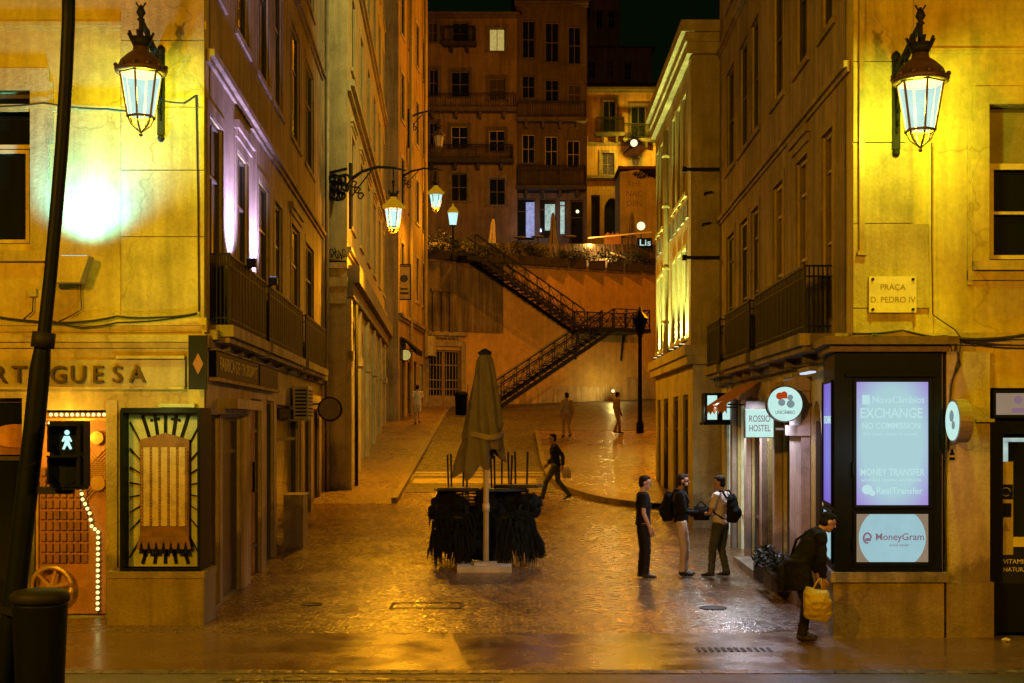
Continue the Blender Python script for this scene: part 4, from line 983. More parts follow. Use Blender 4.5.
band(br, RS, .05, RE, 3.45, 3.75, .20, 'stone_dk'); band(br, RS, .05, RE, 7.0, 7.14, .09, 'plaster'); band(br, RS, .05, RE, 10.7, 10.86, .09, 'plaster'); band(br, RS, .05, RE, 16.1, 16.5, .4, 'stone_dk','cornice')
for i,h in enumerate(f1): window(br, RS, h, 'framemid' if i<3 else 'framedk', 'glasswarm' if i < 3 else 'glass', .18, 'plaster', 2, (.42,.8), sill=False, sw=.14, head=(i == 1))
for h in f2+f3: window(br, RS, h, 'framedk','glass',.2,'plaster',2,(.5,), sw=.14)
for i,(a,c_) in enumerate(((1.15,u(778)),(u(771),u(744)),(u(738),RE-.7))): balcony(br, RS, a, c_, .36, 3.82, 4.72, gap=.055, brackets=3, drop=.36)
# ground-floor openings of the side street
b = MB(RS); h = gh[0]; arch(b,h[0],h[1],2.35,h[3],.006,.26); h = gh[1]; arch(b,h[0],h[1],2.6,h[3],.006,.26); b.build('arch_head', M['stone'], br)
b = MB(RS)
for (a,c_) in ((u(811),u(799)),(u(783),u(781.2))): 
    b = MB(RS); b.box(a,c_,.013,.14,.0,3.1); b.box(a-.03,c_+.03,.013,.2,0,.5); b.box(a-.03,c_+.03,.013,.2,2.45,2.6); b.box(a-.04,c_+.04,.013,.22,3.1,3.3); b.build('pilaster', M['shopwall'], br)
for px in (766.5,750.5,736.2): b = MB(RS); b.box(u(px+1.2),u(px-1.2),.013,.1,0,3.12); b.build('pilaster', M['shopwall'], br)
pane(br, RS, gh[0], 'glass', -.22, 'shop_pane'); pane(br, RS, gh[1], 'winwarm', -.24, 'shop_pane', 'framedk', .06, (1.0,2.6))
b = MB(RS); h = gh[2]
for i in range(30): b.box(h[0]+.02,h[1]-.02,-.2,-.17+.02*(i%2),.1+i*.1,.1+i*.1+.092)
b.build('rolling_shutter', M['shutter'], br)
pane(br, RS, gh[3], 'orangeglow', -.22, 'shop_pane','framedk',.06,(.9,))
pane(br, RS, gh[4], 'shopwhite', -.22, 'shop_pane','frame',.09,(.8,)); pane(br, RS, gh[5], 'shopwhite', -.22, 'shop_pane','frame',.09,(.8,))
b = MB(RS); b.box(u(781),u(767),-.16,-.1,.3,.9); b.build('stall_riser', M['redpanel'], br)
b = MB(RS)
for px,m_ in ((744,0),(729,0)): b.box(u(px+1.1),u(px-1.1),-.21,-.12,.1,3.0)
b.build('door_post', M['frame'], br)
# entrance at the right edge
f = MB(RF); d = doorR
ring(f,d[0]+.004,d[1],d[2]-.1,d[3]-.004,.11,-.24,-.06,False); f.box(d[0]+.11,d[1]-.11,-.22,-.08,rz(434),rz(419)); f.box(d[0]+.11,d[1]-.11,-.2,-.12,.02,.62); f.box(d[0]+.11,d[0]+.2,-.2,-.1,.62,rz(434)); f = f.build('door', M['black'], br)
g = MB(RF); g.quad((d[0]+.2,-.17,.62),(d[1]-.11,-.17,.62),(d[1]-.11,-.17,rz(434)),(d[0]+.2,-.17,rz(434))); g.build('pane', M['glass'], f)
g = MB(RF); g.box(ru(1000),ru(1013),-.168,-.16,rz(462),rz(438)); g.box(ru(1010),ru(1030),-.168,-.162,rz(442),rz(438)); g.build('painted_reflection', M['shopwhite'], f)  # glowing boxes stand in for a reflection in the door glass
g = MB(RF); g.box(ru(1003),ru(1018),-.165,-.155,rz(556),rz(462)); n_ = g.build('notice', M['sign'], f)
g = MB(RF); g.box(ru(1003.5),ru(1017.5),-.154,-.15,rz(500),rz(485)); g.box(ru(1004.5),ru(1016),-.154,-.15,rz(518),rz(504)); g.build('printed_panel', M['black'], n_)
g = MB(RF); cx,cz = ru(1010.5),rz(492.5)
g.tube([(cx+.055*math.cos(2*PI*i/16),-.148,cz+.05*math.sin(2*PI*i/16)) for i in range(15)],.008,5); g.build('emblem', M['metalgrey'], n_)
g = MB(RF); g.prism([(ru(1007),rz(532)),(ru(1014),rz(532)),(ru(1010.5),rz(523))],-.154,-.15); g.build('warning_mark', M['framemid'], n_)
g = MB(RF); g.box(ru(1000),ru(1008),-.165,-.158,rz(548),rz(538)); g.box(ru(1018),ru(1030),-.165,-.158,rz(548),rz(538)); g.build('decal', M['frame'], f)
text('VITAMINAS', RF, ru(1007.5), rz(563), -.145, .08, 'plaque', f, .002, align='LEFT'); text('NATURAL', RF, ru(1007.5), rz(571), -.145, .075, 'plaque', f, .002, align='LEFT')
t = thing('door_sign','pale lit transom sign over the black shop door at the right edge','sign',RF(ru(1008),0,rz(404)))
g = MB(RF); ring(g,ru(992),ru(1075),rz(418),rz(390),.04,-.06,.03); g.build('sign_frame', M['black'], t)
g = MB(RF); g.box(ru(992)+.04,ru(1075)-.04,-.05,.005,rz(418)+.04,rz(390)-.04); g.build('face', M['moneyscreen'], t)
g = MB(RF); g.disc((ru(1018),rz(400)),.05,.006,.012); g.box(ru(1012),ru(1035),.006,.012,rz(413),rz(408)); g.build('emblem', M['lavtext'], t)
# plaque with the name of the square
t = thing('street_plaque','pale stone square name plaque with four bolts on the right corner','plaque',RF(ru(890),.04,rz(295)))
b = MB(RF); b.box(ru(867.5),ru(914.5),.042,.075,rz(313),rz(277)); b.build('slab', M['plaque'], t)
b = MB(RF)
for px,py in ((871,280),(911,280),(871,310),(911,310)): b.disc((ru(px),rz(py)),.018,.075,.095,10)
b.build('bolt', M['iron'], t)
text('PRAÇA', RF, ru(891), rz(288), .076, .10, 'engraved', t, .002, bold=.002); text('D. PEDRO IV', RF, ru(891), rz(300.5), .076, .10, 'engraved', t, .002, bold=.002)
# drum sign, warning sticker, vents
t = thing('drum_sign','round drum sign projecting from the stone pier with a lit pale face','sign',RF(ru(962),.3,rz(421)))
S2 = Frame((4.21+ru(955),16.0,0),(.0,1,0),(-1,0,0))
def hdisc(mb, x0, x1, y, z, r, k=28): mb.tube([(x0,y,z),(x1,y,z)], r, k, smooth=False)
zc = CAMZ+(HZ-421)/F*15.7
b = MB(); x_ = P(953,0,15.72).x; hdisc(b, x_, x_+.16, 15.72, zc, .262); b.bar((x_+.1,15.72,zc),(x_+.1,16.05,zc),.05); b.build('drum', M['framemid'], t)
b = MB(); hdisc(b, x_-.014, x_-.003, 15.72, zc, .235); b.build('face', M['signwhite'], t)
b = MB(); hdisc(b, x_-.02, x_-.015, 15.72, zc+.06, .07); hdisc(b, x_-.02, x_-.015, 15.66, zc-.05, .05); b.build('emblem', M['greylogo'], t)
t = thing('warning_sticker','small yellow triangle camera warning sticker on the right pier','sign',RF(ru(947),.1,rz(453)))
b = MB(RF); b.box(ru(945.5),ru(952.5),.102,.108,rz(461),rz(446)); b.build('plate', M['sign'], t)
b = MB(RF); b.prism([(ru(946.2),rz(455)),(ru(951.8),rz(455)),(ru(949),rz(448))],.109,.112); b.box(ru(946.3),ru(951.7),.109,.112,rz(460),rz(457)); b.build('symbol', M['black'], t)
b = MB(RF)
for i in range(5): b.box(ru(945.2),ru(955),.102,.115,rz(444-i*3),rz(443-i*3.0)+.012)
props(b.build('vent_grille', M['stone_dk']),'slatted vent grille on the right pier beside the kiosk','vent')
# cables on the right front
cable('cable', RF, [(ru(x),.13,rz(y)) for x,y in ((838,350),(870,336),(905,338),(940,337),(975,340),(1035,333))],.02,'thick cable bundle running over the kiosk along the right front')
cable('cable', RF, [(ru(x),.11,rz(y)) for x,y in ((850,334),(900,331),(960,341),(1035,346))],.014,'second cable crossing the bundle above the kiosk')
cable('cable', RF, [(ru(x),.10,rz(y)) for x,y in ((929,145),(929,240),(930,315),(952,330),(958,338))],.007,'thin cable dropping from the right lantern to the cable bundle')
cable('cable', RF, [(ru(x),.13,rz(y)) for x,y in ((958,338),(955,360),(948,385),(944,440),(941,480),(943,560),(941,634))],.010,'cable running down the right side of the kiosk to the ground')
cable('cable', RF, [(ru(x),.12,rz(y)) for x,y in ((952,342),(957,365),(949,380),(946,410))],.008,'short loop of cable above the drum sign')
# ------------------------------------------------------------------ exchange kiosk
def vprism(mb, poly, z0, z1):
    k = len(poly); mb.add([(x,y,z0) for x,y in poly]+[(x,y,z1) for x,y in poly],[tuple(range(k))[::-1],tuple(range(k,2*k))]+[(i,(i+1)%k,(i+1)%k+k,i+k) for i in range(k)])
KY = 15.95; kz = lambda py: CAMZ+(HZ-py)/F*KY; kx = lambda px: (px-512)/F*KY
KF = Frame((0,KY,0),(1,0,0),(0,-1,0)); s0 = Vector((kx(834.5),KY,0)); s1 = Vector((.2395*17.15,17.15,0)); KS = Frame(s0,(s1-s0),(-(s1-s0).y,(s1-s0).x,0)); kl = (s1-s0).length
kk = thing('display_kiosk','black currency exchange kiosk with lit lilac posters at the right corner','kiosk',(4.6,16.0,0))
body = [(s0.x,KY),(kx(942),KY),(kx(942),16.09),(4.205,16.09),(4.235,17.15),(s1.x,s1.y)]
def grow(poly, d): return [(x-d if x < 4.3 and i in (0,5) else (x+d if i in (1,2) else x), y-d if i in (0,1) else y) for i,(x,y) in enumerate(poly)]
b = MB(); vprism(b, grow(body,.02), -.03, kz(582)); b.build('plinth', M['stone'], kk)
b = MB(); vprism(b, grow(body,.06), kz(582)+.002, kz(572)); b.build('plinth_cap', M['stone_dk'], kk)
b = MB(); vprism(b, body, kz(572)+.002, kz(352)); b.build('cabinet', M['black'], kk)
b = MB(); vprism(b, grow(body,.07), kz(352)+.002, kz(345)); vprism(b, grow(body,.16), kz(345)+.002, kz(337)); b.build('canopy', M['ironrust'], kk)
b = MB(KF)
for z0,z1 in ((kz(508),kz(379)),(kz(566),kz(511))): ring(b, kx(853), kx(931.5), z0, z1, .035, .002, .035)
b.bar((kx(845),.03,kz(375.5)),(kx(936),.03,kz(375.5)),.03); b.box(kx(851.5),kx(853.5),.035,.06,kz(475),kz(462)); b.box(kx(851.5),kx(853.5),.035,.06,kz(550),kz(538)); b.build('poster_frame', M['black'], kk)
b = MB(KF); b.quad((kx(856),.008,kz(505)),(kx(928),.008,kz(505)),(kx(928),.008,kz(382)),(kx(856),.008,kz(382))); po = b.build('poster', M['screen'], kk, )
def kt(s, px, py, size, width=None, align='CENTER', mat='whitetext', bold=.003): return text(s, KF, kx(px), kz(py), .012, size, mat, po, .002, align, width=width, bold=bold)
kt('NovaCâmbios', 898, 400, .12, kx(924)-kx(872)); kt('EXCHANGE', 891, 413.5, .175, kx(923)-kx(861), bold=.008); kt('NO COMMISSION', 891, 426, .11, kx(921)-kx(863), bold=.005); kt('the best rates in town', 890, 434, .055, kx(918)-kx(864),bold=0)
kt('MONEY TRANSFER', 892, 472.5, .12, kx(924)-kx(860), bold=.005); kt('send and receive worldwide', 891, 480, .055, kx(922)-kx(862),bold=0); kt('RealTransfer', 899, 491, .115, kx(924)-kx(878), bold=.003)
b = MB(KF); b.box(kx(862),kx(869.5),.01,.014,kz(404.5),kz(395)); b.disc((kx(867),kz(489.5)),.06,.01,.014,20,ru=.065); b.disc((kx(872),kz(493)),.035,.01,.014,16); b.build('emblem', M['whitetext'], po)
b = MB(KF); b.quad((kx(856),.008,kz(562)),(kx(928),.008,kz(562)),(kx(928),.008,kz(514)),(kx(856),.008,kz(514))); pm = b.build('poster', M['moneyscreen'], kk)
b = MB(KF); cx,cz = kx(892),kz(538); rr = [(cx+.41*math.cos(2*PI*i/60), cz+max(-.292,min(.292,.40*math.sin(2*PI*i/60)))) for i in range(60)]; b.prism(rr,.010,.013); b.build('oval', M['moneyoval'], pm)
text('MoneyGram', KF, kx(899.5), kz(537), .015, .12, 'lavtext', pm, .002, width=kx(924)-kx(876), bold=.004); text('money transfer', KF, kx(899), kz(545), .015, .04, 'lavtext', pm, .002)
b = MB(KF); b.tube([(kx(867)+.045*math.cos(a*.35),.016,kz(538)+.06*math.sin(a*.35)) for a in range(15)],.012,5); b.box(kx(865),kx(870.5),.014,.02,kz(541),kz(538)); b.build('emblem', M['lavtext'], pm)
for z0,z1,m_ in ((kz(505),kz(382),'screenside'),(kz(562),kz(514),'moneyoval')):
    b = MB(KS); ring(b,.10,kl-.06,z0-.03,z1+.03,.03,.002,.03); f_ = b.build('poster_frame', M['black'], kk)
    b = MB(KS); b.quad((.13,.006,z0),(kl-.09,.006,z0),(kl-.09,.006,z1),(.13,.006,z1)); b.build('poster', M[m_], f_)
text('EXCHANGE', KS, kl/2, kz(420), .01, .14, 'whitetext', kk, .002, width=kl*.7)
# ------------------------------------------------------------------ signs hanging over the right pavement
H1 = Frame((0,18.5,0),(1,0,0),(0,-1,0)); hx = lambda px:(px-512)/F*18.5; hz_ = lambda py: CAMZ+(HZ-py)/F*18.5
t = thing('round_sign','round white lit sign with red and grey clover logo over the right pavement','sign',(hx(785),18.5,hz_(404)))
b = MB(H1); b.disc((hx(785),hz_(404)),.262,-.12,0); b.bar((hx(800),-.06,hz_(404)),(4.29,-.06,hz_(404)),.04); b.build('drum', M['framedk'], t)
b = MB(H1); b.disc((hx(785),hz_(404)),.245,.002,.01); fc = b.build('face', M['signwhite'], t)
b = MB(H1); b.disc((hx(779.5),hz_(396)),.05,.011,.015); b.disc((hx(784),hz_(394.5)),.045,.011,.0152); b.box(hx(776.5),hx(787),.011,.0148,hz_(398.5),hz_(395)); b.build('emblem', M['redlogo'], fc)
b = MB(H1); b.disc((hx(781.5),hz_(402.5)),.05,.011,.015); b.disc((hx(790.5),hz_(404)),.055,.011,.0152); b.disc((hx(790),hz_(397.5)),.04,.011,.0148); b.build('emblem', M['greylogo'], fc)
text('UNICÂMBIO', H1, hx(785), hz_(412.5), .013, .07, 'greylogo', fc, .002, width=hx(795)-hx(775.5), bold=.004)
H2 = Frame((0,20,0),(1,0,0),(0,-1,0)); h2x = lambda px:(px-512)/F*20; h2z = lambda py: CAMZ+(HZ-py)/F*20
t = thing('square_sign','square white lit hostel sign with two lines of letters behind the round sign','sign',(h2x(760),20,h2z(423)))
b = MB(H2); b.box(h2x(745),h2x(774),-.12,0,h2z(438),h2z(408.5)); b.bar((h2x(774),-.06,h2z(429)),(4.34,-.06,h2z(429)),.035); b.box(h2x(746),h2x(772),-.09,-.03,h2z(408),h2z(401)); b.build('box', M['framedk'], t)
b = MB(H2); b.box(h2x(745.7),h2x(773.3),.002,.01,h2z(437.2),h2z(409.3)); fc = b.build('face', M['signwhite'], t)
text('ROSSIO', H2, h2x(759.5), h2z(419), .012, .14, 'lavtext', fc, .002, width=h2x(770)-h2x(749), bold=.004); text('HOSTEL', H2, h2x(759.5), h2z(428.5), .012, .14, 'lavtext', fc, .002, width=h2x(770)-h2x(749), bold=.004)
# light boxes at the far end of the shop row, orange awning and tube lights
t = thing('light_box','glazed white light box projecting from the far end of the right shop row','light box',(4.2,26.5,2.9))
H3 = Frame((0,26.5,0),(1,0,0),(0,-1,0)); x0,x1 = (705-512)/F*26.5,(735-512)/F*26.5; z0,z1 = CAMZ+1*26.5/F+.02, CAMZ+31*26.5/F
b = MB(H3); ring(b,x0,x1,z0,z1,.045,-.5,.02); b.box((x0+x1)/2-.05,(x0+x1)/2+.05,-.02,.02,z0,z1); b.box(x0-.03,x1+.06,-.55,.04,z0-.06,z0); b.build('case', M['black'], t)
b = MB(H3); b.box(x0+.05,(x0+x1)/2-.06,-.45,-.01,z0+.05,z1-.05); b.box((x0+x1)/2+.06,x1-.05,-.45,-.01,z0+.05,z1-.05); b.build('lit_panel', M['signwhite'], t)
t = thing('shop_awning','small orange scalloped awning sloping over the right shop doors','awning',RS(7.5,.4,3.2))
b = MB(RS); a_,c_ = u(762),u(738); n_ = 10
vs = []
for i in range(n_+1): x = a_+(c_-a_)*i/n_; vs += [(x,.02,3.38),(x,.62,2.98),(x,.62,2.86 if i%2 else 2.80)]
fs = [f for i in range(n_) for f in ((3*i,3*i+1,3*i+4,3*i+3),(3*i+1,3*i+2,3*i+5,3*i+4))]; b.add(vs,fs); b.build('cloth', M['awning'], t)
for x in (a_+.05,c_-.05): b = MB(RS); b.bar((x,.02,2.95),(x,.6,2.97),.03); b.build('arm', M['iron'], t)
for i,(px,z) in enumerate(((826,3.34),(808,3.30))):
    uu = u(px); t = thing('tube_light',('cold tube light under the cornice next to the kiosk','second cold tube light under the cornice above the right arches')[i],'lamp',RS(uu,.3,z),'tube lights over the right shops')
    b = MB(RS); b.box(uu-.05,uu+.75,.12,.24,z,z+.06); b.build('housing', M['metalgrey'], t); b = MB(RS); b.box(uu-.02,uu+.72,.14,.22,z-.025,z-.002); b.build('tube', M['strip'], t)
b = MB(RS); b.box(u(800),u(752),.02,.34,0,.16); b.build('step', M['stone_dk'], br)
t = thing('plant_pot','low dark planter with bushy plants on the pavement by the right shop pilaster','plant',RS(4.6,.4,0))
for k_ in range(2):
    uu = 3.3+k_*1.0; b = MB(RS); b.box(uu-.35,uu+.35,.18,.5,.16,.42); b.build('trough', M['terracotta'], t)
    b = MB(); q_ = RS(uu,.36,.52)
    leafclump(b,tuple(q_),(.2,.36,.2),260,.11,rs); b.build('foliage', M['leaf'], t)
# ================================================================== FAR RIGHT-HAND BUILDING
D0 = Vector(((693-512)/F*29,29,0)); DS = Frame(D0,(.0138,1,0),(-1,.0138,0)); DF = Frame(D0,(1,0,0),(0,-1,0)); DE = 8.6
dr = thing('uplit_building','two storey building with uplit narrow windows and a heavy cornice right of the street','building',D0)
dw = [(a-.31,a+.31) for a in (1.5,2.6,3.7,5.5,6.7,7.8)]
d1 = [(a,c_,4.65,6.7) for a,c_ in dw]; d2_ = [(a,c_,8.0,10.3) for a,c_ in dw]; dg = [(.9,1.9,.1,3.3),(2.9,4.0,.1,3.3),(5.2,6.3,.1,3.3),(7.2,8.1,.1,3.3)]
b = MB(DS); wall(b,0,DE,-.3,11.5,d1+d2_+dg,.3); b2 = MB(DF); wall(b2,0,4,-.3,11.5,[],.2); b.add(b2.v,b2.f,raw=True); e = DS(DE,0,0)
b.add([(16,e.y,0),(e.x,e.y,0),(e.x,e.y,11.5),(16,e.y,11.5)],[(0,1,2,3)],raw=True); b.build('wall', M['stone'], dr)
for h in d1+d2_: window(dr, DS, h, 'framedk','glass',.2,'cream',2,(.66,),sw=.10)
for i,h in enumerate(dg): pane(dr, DS, h, 'door', -.24, 'door','framedk',.1,(2.5,))
for i in range(9):
    b = MB(DS); b.box(.7+i*.86,.7+i*.86+.44,.004,.05,7.35,7.75); b.build('relief_panel', M['stone_dk'], dr)
def wrapband(z0, z1, n, name, mat='stone'):
    b = MB(); O_ = D0; a = [DS(-n,n,z0),DS(-n,n,z1),DS(DE,n,z0),DS(DE,n,z1),DS(-n,-.2,z0),DS(-n,-.2,z1),DS(DE,.003,z0),DS(DE,.003,z1)]
    b2 = MB(); d_ = [(D0.x-n,29-n),(D0.x+4,29-n),(D0.x+4,28.997),(D0.x-.003,28.997),(e.x-.003,e.y),(e.x-n,e.y)]
    vprism(b2, d_, z0, z1); return b2.build(name, M[mat], dr)
wrapband(3.95,4.15,.16,'string_course'); wrapband(4.15,4.38,.22,'string_course'); wrapband(10.85,11.1,.15,'cornice'); wrapband(11.1,11.3,.2,'cornice'); wrapband(11.3,11.55,.3,'cornice')
b = MB(); b.add([(D0.x-.3,28.7,11.56),(16,28.7,11.56),(16,e.y,11.56),(e.x-.3,e.y,11.56)],[(0,1,2,3)]); b.build('roof', M['roof'], dr)
b = MB(DS); b.box(0.0,.42,.004,.05,4.4,10.8); b.build('pilaster', M['stone'], dr)
b = MB(DS); b.tube([(4.6,.13,4.4),(4.6,.13,10.2)],.07,8)
for z in (5.2,6.6,8.2,9.5): b.tube([(4.6,.13,z),(4.6,.13,z+.1)],.095,8)
b.build('downpipe', M['cream'], dr)
b = MB(DF); ring(b,.14,.52,4.46,4.95,.05,.004,.04); b.build('panel_moulding', M['stone'], dr)
for i,py in enumerate((170,258)):
    z = CAMZ+(HZ-py)/F*29; b = MB(DF); b.bar((-.2,.06,z),(.62,.06,z),.07); b.bar((-.2,.06,z-.06),(-.2,.06,z+.06),.09)
    props(b.build('iron_bracket', M['iron']),('upper','lower')[i]+' horizontal iron bracket bar between the two right buildings','bracket','iron brackets on the right')
for i,(px,py) in enumerate(((705,193),(703,224))):
    q_ = P(px,py,28.9); b = MB(); b.bar(tuple(q_),(q_.x+.16,q_.y,q_.z+.03),.04); b.bar(tuple(q_),(q_.x,q_.y+.1,q_.z-.03),.03)
    props(b.build('wall_hook', M['iron']),('upper','lower')[i]+' small iron hook on the narrow stone end wall','hook','hooks on the narrow end wall')
for i,a in enumerate((1.0,2.05,3.15,5.0,6.1,7.25)):
    t = thing('uplight',('first','second','third','fourth','fifth','sixth')[i]+' pale uplight from the near corner on the far right building ledge','floodlight',DS(a,.1,4.4),'uplights on the right ledge')
    b = MB(DS); b.box(a-.05,a+.05,.06,.2,4.385,4.455); b.build('housing', M['iron'], t); b = MB(DS); b.box(a-.04,a+.04,.07,.19,4.457,4.47); b.build('lens', M['globe'], t)
    spot('uplight_beam', DS(a,.19,4.50), DS(a,.0,6.2), (.85,1,.30), 900, 100, 1., .05)
# ================================================================== LANTERNS
def lantern(label, loc, rotz, arm=1.0, k=.86, lit=True, long=False, glass='lamp', group='iron street lanterns'):
    """local: wall plane y=0, lantern hangs at y=-arm, z=0 at its rim"""
    t = thing('wall_lantern', label, 'lantern', (0,0,0), group); c = (0,-arm,0); n = 6; ph = PI/6
    b = MB()
    def rg(r,z): return [(c[0]+r*math.cos(2*PI*i/n+ph), c[1]+r*math.sin(2*PI*i/n+ph), z) for i in range(n)]
    g0,g1 = rg(.305*k,-.06*k), rg(.195*k,-.70*k)
    b.add(g0+g1,[(i,(i+1)%n,(i+1)%n+n,i+n) for i in range(n)]); b.build('glass', M[glass if lit else 'lampoff'], t)
    b = MB()
    for i in range(n):
        b.bar(g0[i],g1[i],.026*k); b.bar(g1[i],g1[(i+1)%n],.03*k); b.bar(g0[i],g0[(i+1)%n],.03*k)
        p = g1[i]; q = (c[0]+(p[0]-c[0])*.72,c[1]+(p[1]-c[1])*.72,-.82*k); b.bar(p,q,.022*k); b.bar(q,(c[0],c[1],-.93*k),.022*k)
    for i in range(n): b.ball(g1[i],.024*k,4)
    b.ball((c[0],c[1],-.96*k),.03*k,5); b.build('frame', M['ironrust'], t)
    b = MB(); b.lathe([(.30*k,-.06*k),(.37*k,-.05*k),(.38*k,.0),(.34*k,.03*k),(.30*k,.12*k),(.20*k,.22*k),(.12*k,.28*k),(.11*k,.34*k)],c,24)
    for i in range(12): a = 2*PI*i/12; b.ball((c[0]+.37*k*math.cos(a),c[1]+.37*k*math.sin(a),.03*k),.035*k,4)
    b.build('hood', M['hoodlit' if lit and long else 'ironrust'], t)
    b = MB(); b.lathe([(.11*k,.34*k),(.17*k,.47*k),(.14*k,.46*k),(.08*k,.42*k),(.04*k,.44*k),(.03*k,.72*k),(.06*k,.75*k),(.03*k,.78*k),(.07*k,.85*k),(.05*k,.90*k),(.012*k,.97*k)],c,12)
    for i in range(8): a = 2*PI*i/8; b.bar((c[0]+.14*k*math.cos(a),c[1]+.14*k*math.sin(a),.44*k),(c[0]+.19*k*math.cos(a),c[1]+.19*k*math.sin(a),.55*k),.03*k)
    for s_ in (-1,1): b.bar((c[0],c[1],.88*k),(c[0]+s_*.07*k,c[1],1.0*k),.02*k)
    b.build('finial', M['iron'], t)
    b = MB()
    if not long:
        b.box(-.05,.05,-.06,-.003,-.62,.48); b.lathe([(.02,.46),(.06,.5),(.05,.56),(.01,.6)],(0,-.05,0),8); b.ball((0,-.05,-.66),.05,5)
        b.bar((0,-.04,.34),(0,-arm,.64),.05,.06); b.bar((0,-.04,-.2),(0,-arm*.62,.55),.035)
        for j in range(5):
            y,z = -.12-.14*j, .22+.085*j; b.tube([(0,y+.075*math.cos(q*.5),z-.02+.075*math.sin(q*.5)) for q in range(13)],.016,5)
        for j in range(4): b.tube([(0,-.07-.05*math.cos(q*.5)-.05,-.35+.16*j+.07*math.sin(q*.5)) for q in range(10)],.014,5)
    else:
        b.box(-.06,.06,-.08,-.003,-.6,1.2)
        b.tube([(0,-.04,.75),(0,-arm*.3,.98),(0,-arm*.65,1.1),(0,-arm,1.08),(0,-arm-.35,1.0)],[.05,.045,.04,.035,.02],8); b.bar((0,-arm,.80),(0,-arm,1.08),.04)
        for j in range(3):
            y,z = -.12-.10*j, .62-.16*j; b.tube([(0,y-.09*math.cos(q*.5)*(1-q*.03),z+.1*math.sin(q*.5)*(1-q*.03)) for q in range(14)],.024,5)
        b.bar((0,-.04,.25),(0,-arm*.5,1.0),.035)
    b.build('bracket', M['iron'], t)
    t.location = loc; t.rotation_euler = (0,0,rotz); return t
Z1 = CAMZ+(HZ-70)/F*16.6; Z2 = CAMZ+(HZ-79)/F*15.1
l1 = lantern('ornate lit iron lantern on the left cream corner building',FL(fu(162),0,0)+Vector((0,0,Z1)),0)
l2 = dup(l1, Vector((P(895,0,16.1).x,16.1,Z2)), 0, 'ornate lit iron lantern on the right corner building above the stone plaque')
p3 = P(393.5,207,35.7); l3 = lantern('lit lantern on a long curved iron arm from the arcade building corner',Vector((A(.7,0,0).x,35.7,p3.z)),PI/2,p3.x-A(.7,0,0).x,.80,True,True,'lampfar')
t = thing('scroll_bracket','dark wrought iron scroll bracket on the end pier of the arcade building','bracket',AF(-.4,.1,9))
b = MB(AF); za,zb = AF.z(335,216),AF.z(335,178); b.box(-.62,-.54,.003,.08,za-.1,zb+.3); b.bar((-.58,.05,zb+.1),(.05,.5,zb+.15),.06)
for i in range(6):
    for j in range(3):
        cx,cz = -.5+i*.1,zb-.02-j*.22-.02*i; r_ = .11+.02*((i+j)%3)
        if j*.5+i*.25 < 2.2: b.tube([(cx+r_*math.cos(q*.5+i)*(1-q*.03),.1+.07*i,cz+r_*math.sin(q*.5+i)*(1-q*.03)) for q in range(14)],.035,5)
b.build('ironwork', M['iron'], t)
p4 = P(436,193,58); l4 = lantern('lit lantern hanging high in front of the terrace house, larger of the far pair',Vector((BF(1,0,0).x,58,p4.z)),PI/2,p4.x-BF(1,0,0).x,.95,True,True,'lampfar')
t = thing('wall_top_lantern','small lit lantern on a short post on the wall top, lower of the far pair','lantern',P(453,213,67))
p5 = P(453,213,67); b = MB(); n = 6
b.lathe([(.26,0),(.17,-.62)],tuple(p5),6,smooth=False); b.build('glass', M['lampfar'], t)
b = MB(); b.lathe([(.28,.0),(.3,.05),(.18,.25),(.05,.36),(.02,.5)],tuple(p5),6,smooth=False); b.build('hood', M['hoodlit'], t)
b = MB(); b.lathe([(.17,-.68),(.19,-.63),(.05,-.72),(.05,11.2-p5.z+.3),(.16,11.2-p5.z),(.16,11.0-p5.z)],tuple(p5),10); b.build('post', M['iron'], t)
p6 = P(439,135,60); lantern('unlit pale lantern high up the left street above the lit pair',Vector((BF(3,0,0).x,60,p6.z)),PI/2,p6.x-BF(3,0,0).x,.78,False,True)

# ================================================================== FOREGROUND POST, SIGNAL, BIN
t = thing('signal_post','tall dark leaning signal post in the left foreground','post',P(10,683,10))
pts = [P(px,py,10) for px,py in ((69,-40),(68.5,20),(66,80),(61.5,150),(56,215),(50,280),(44,335),(40,370),(34,430),(26,500),(18,570),(9,640),(3,690),(-8,775))]
b = MB(); b.tube([tuple(p) for p in pts],[.05]*6+[.052,.078,.08,.082,.085,.088,.09,.09],14); b.build('pole', M['black'], t)
b = MB(); q_ = pts[6]; d_ = (pts[7]-pts[6]).normalized(); b.tube([tuple(q_-d_*.02),tuple(q_+d_*.1)],.088,14); 
b.build('collar', M['iron'], t)
t = thing('pedestrian_signal','black pedestrian signal with a glowing walking figure on the leaning post','traffic signal',P(66,457,9.95))
SFm = Frame((0,9.86,0),(1,0,0),(0,-1,0)); gx = lambda px:(px-512)/F*9.86; gz = lambda py: CAMZ+(HZ-py)/F*9.86
b = MB(SFm); b.box(gx(49.5),gx(83.5),-.16,0,gz(487),gz(421)); b.box(gx(51),gx(82),-.15,-.01,gz(490),gz(487)); b.build('housing', M['black'], t)
b = MB(SFm)
for za,zb in ((gz(452),gz(425)),(gz(484),gz(456))):
    b.box(gx(52),gx(81),.001,.12,zb-.008,zb+.006); b.box(gx(52)-.006,gx(52)+.006,.001,.09,za,zb-.009); b.box(gx(81)-.006,gx(81)+.006,.001,.09,za,zb-.009)
b.build('visor', M['black'], t)
b = MB(SFm); b.disc((gx(67),gz(438)),.11,.001,.008); b.disc((gx(67),gz(470)),.11,.001,.008); b.build('lens', M['glass'], t)
b = MB(SFm); b.disc((gx(67.5),gz(432.5)),.019,.0085,.014,14)
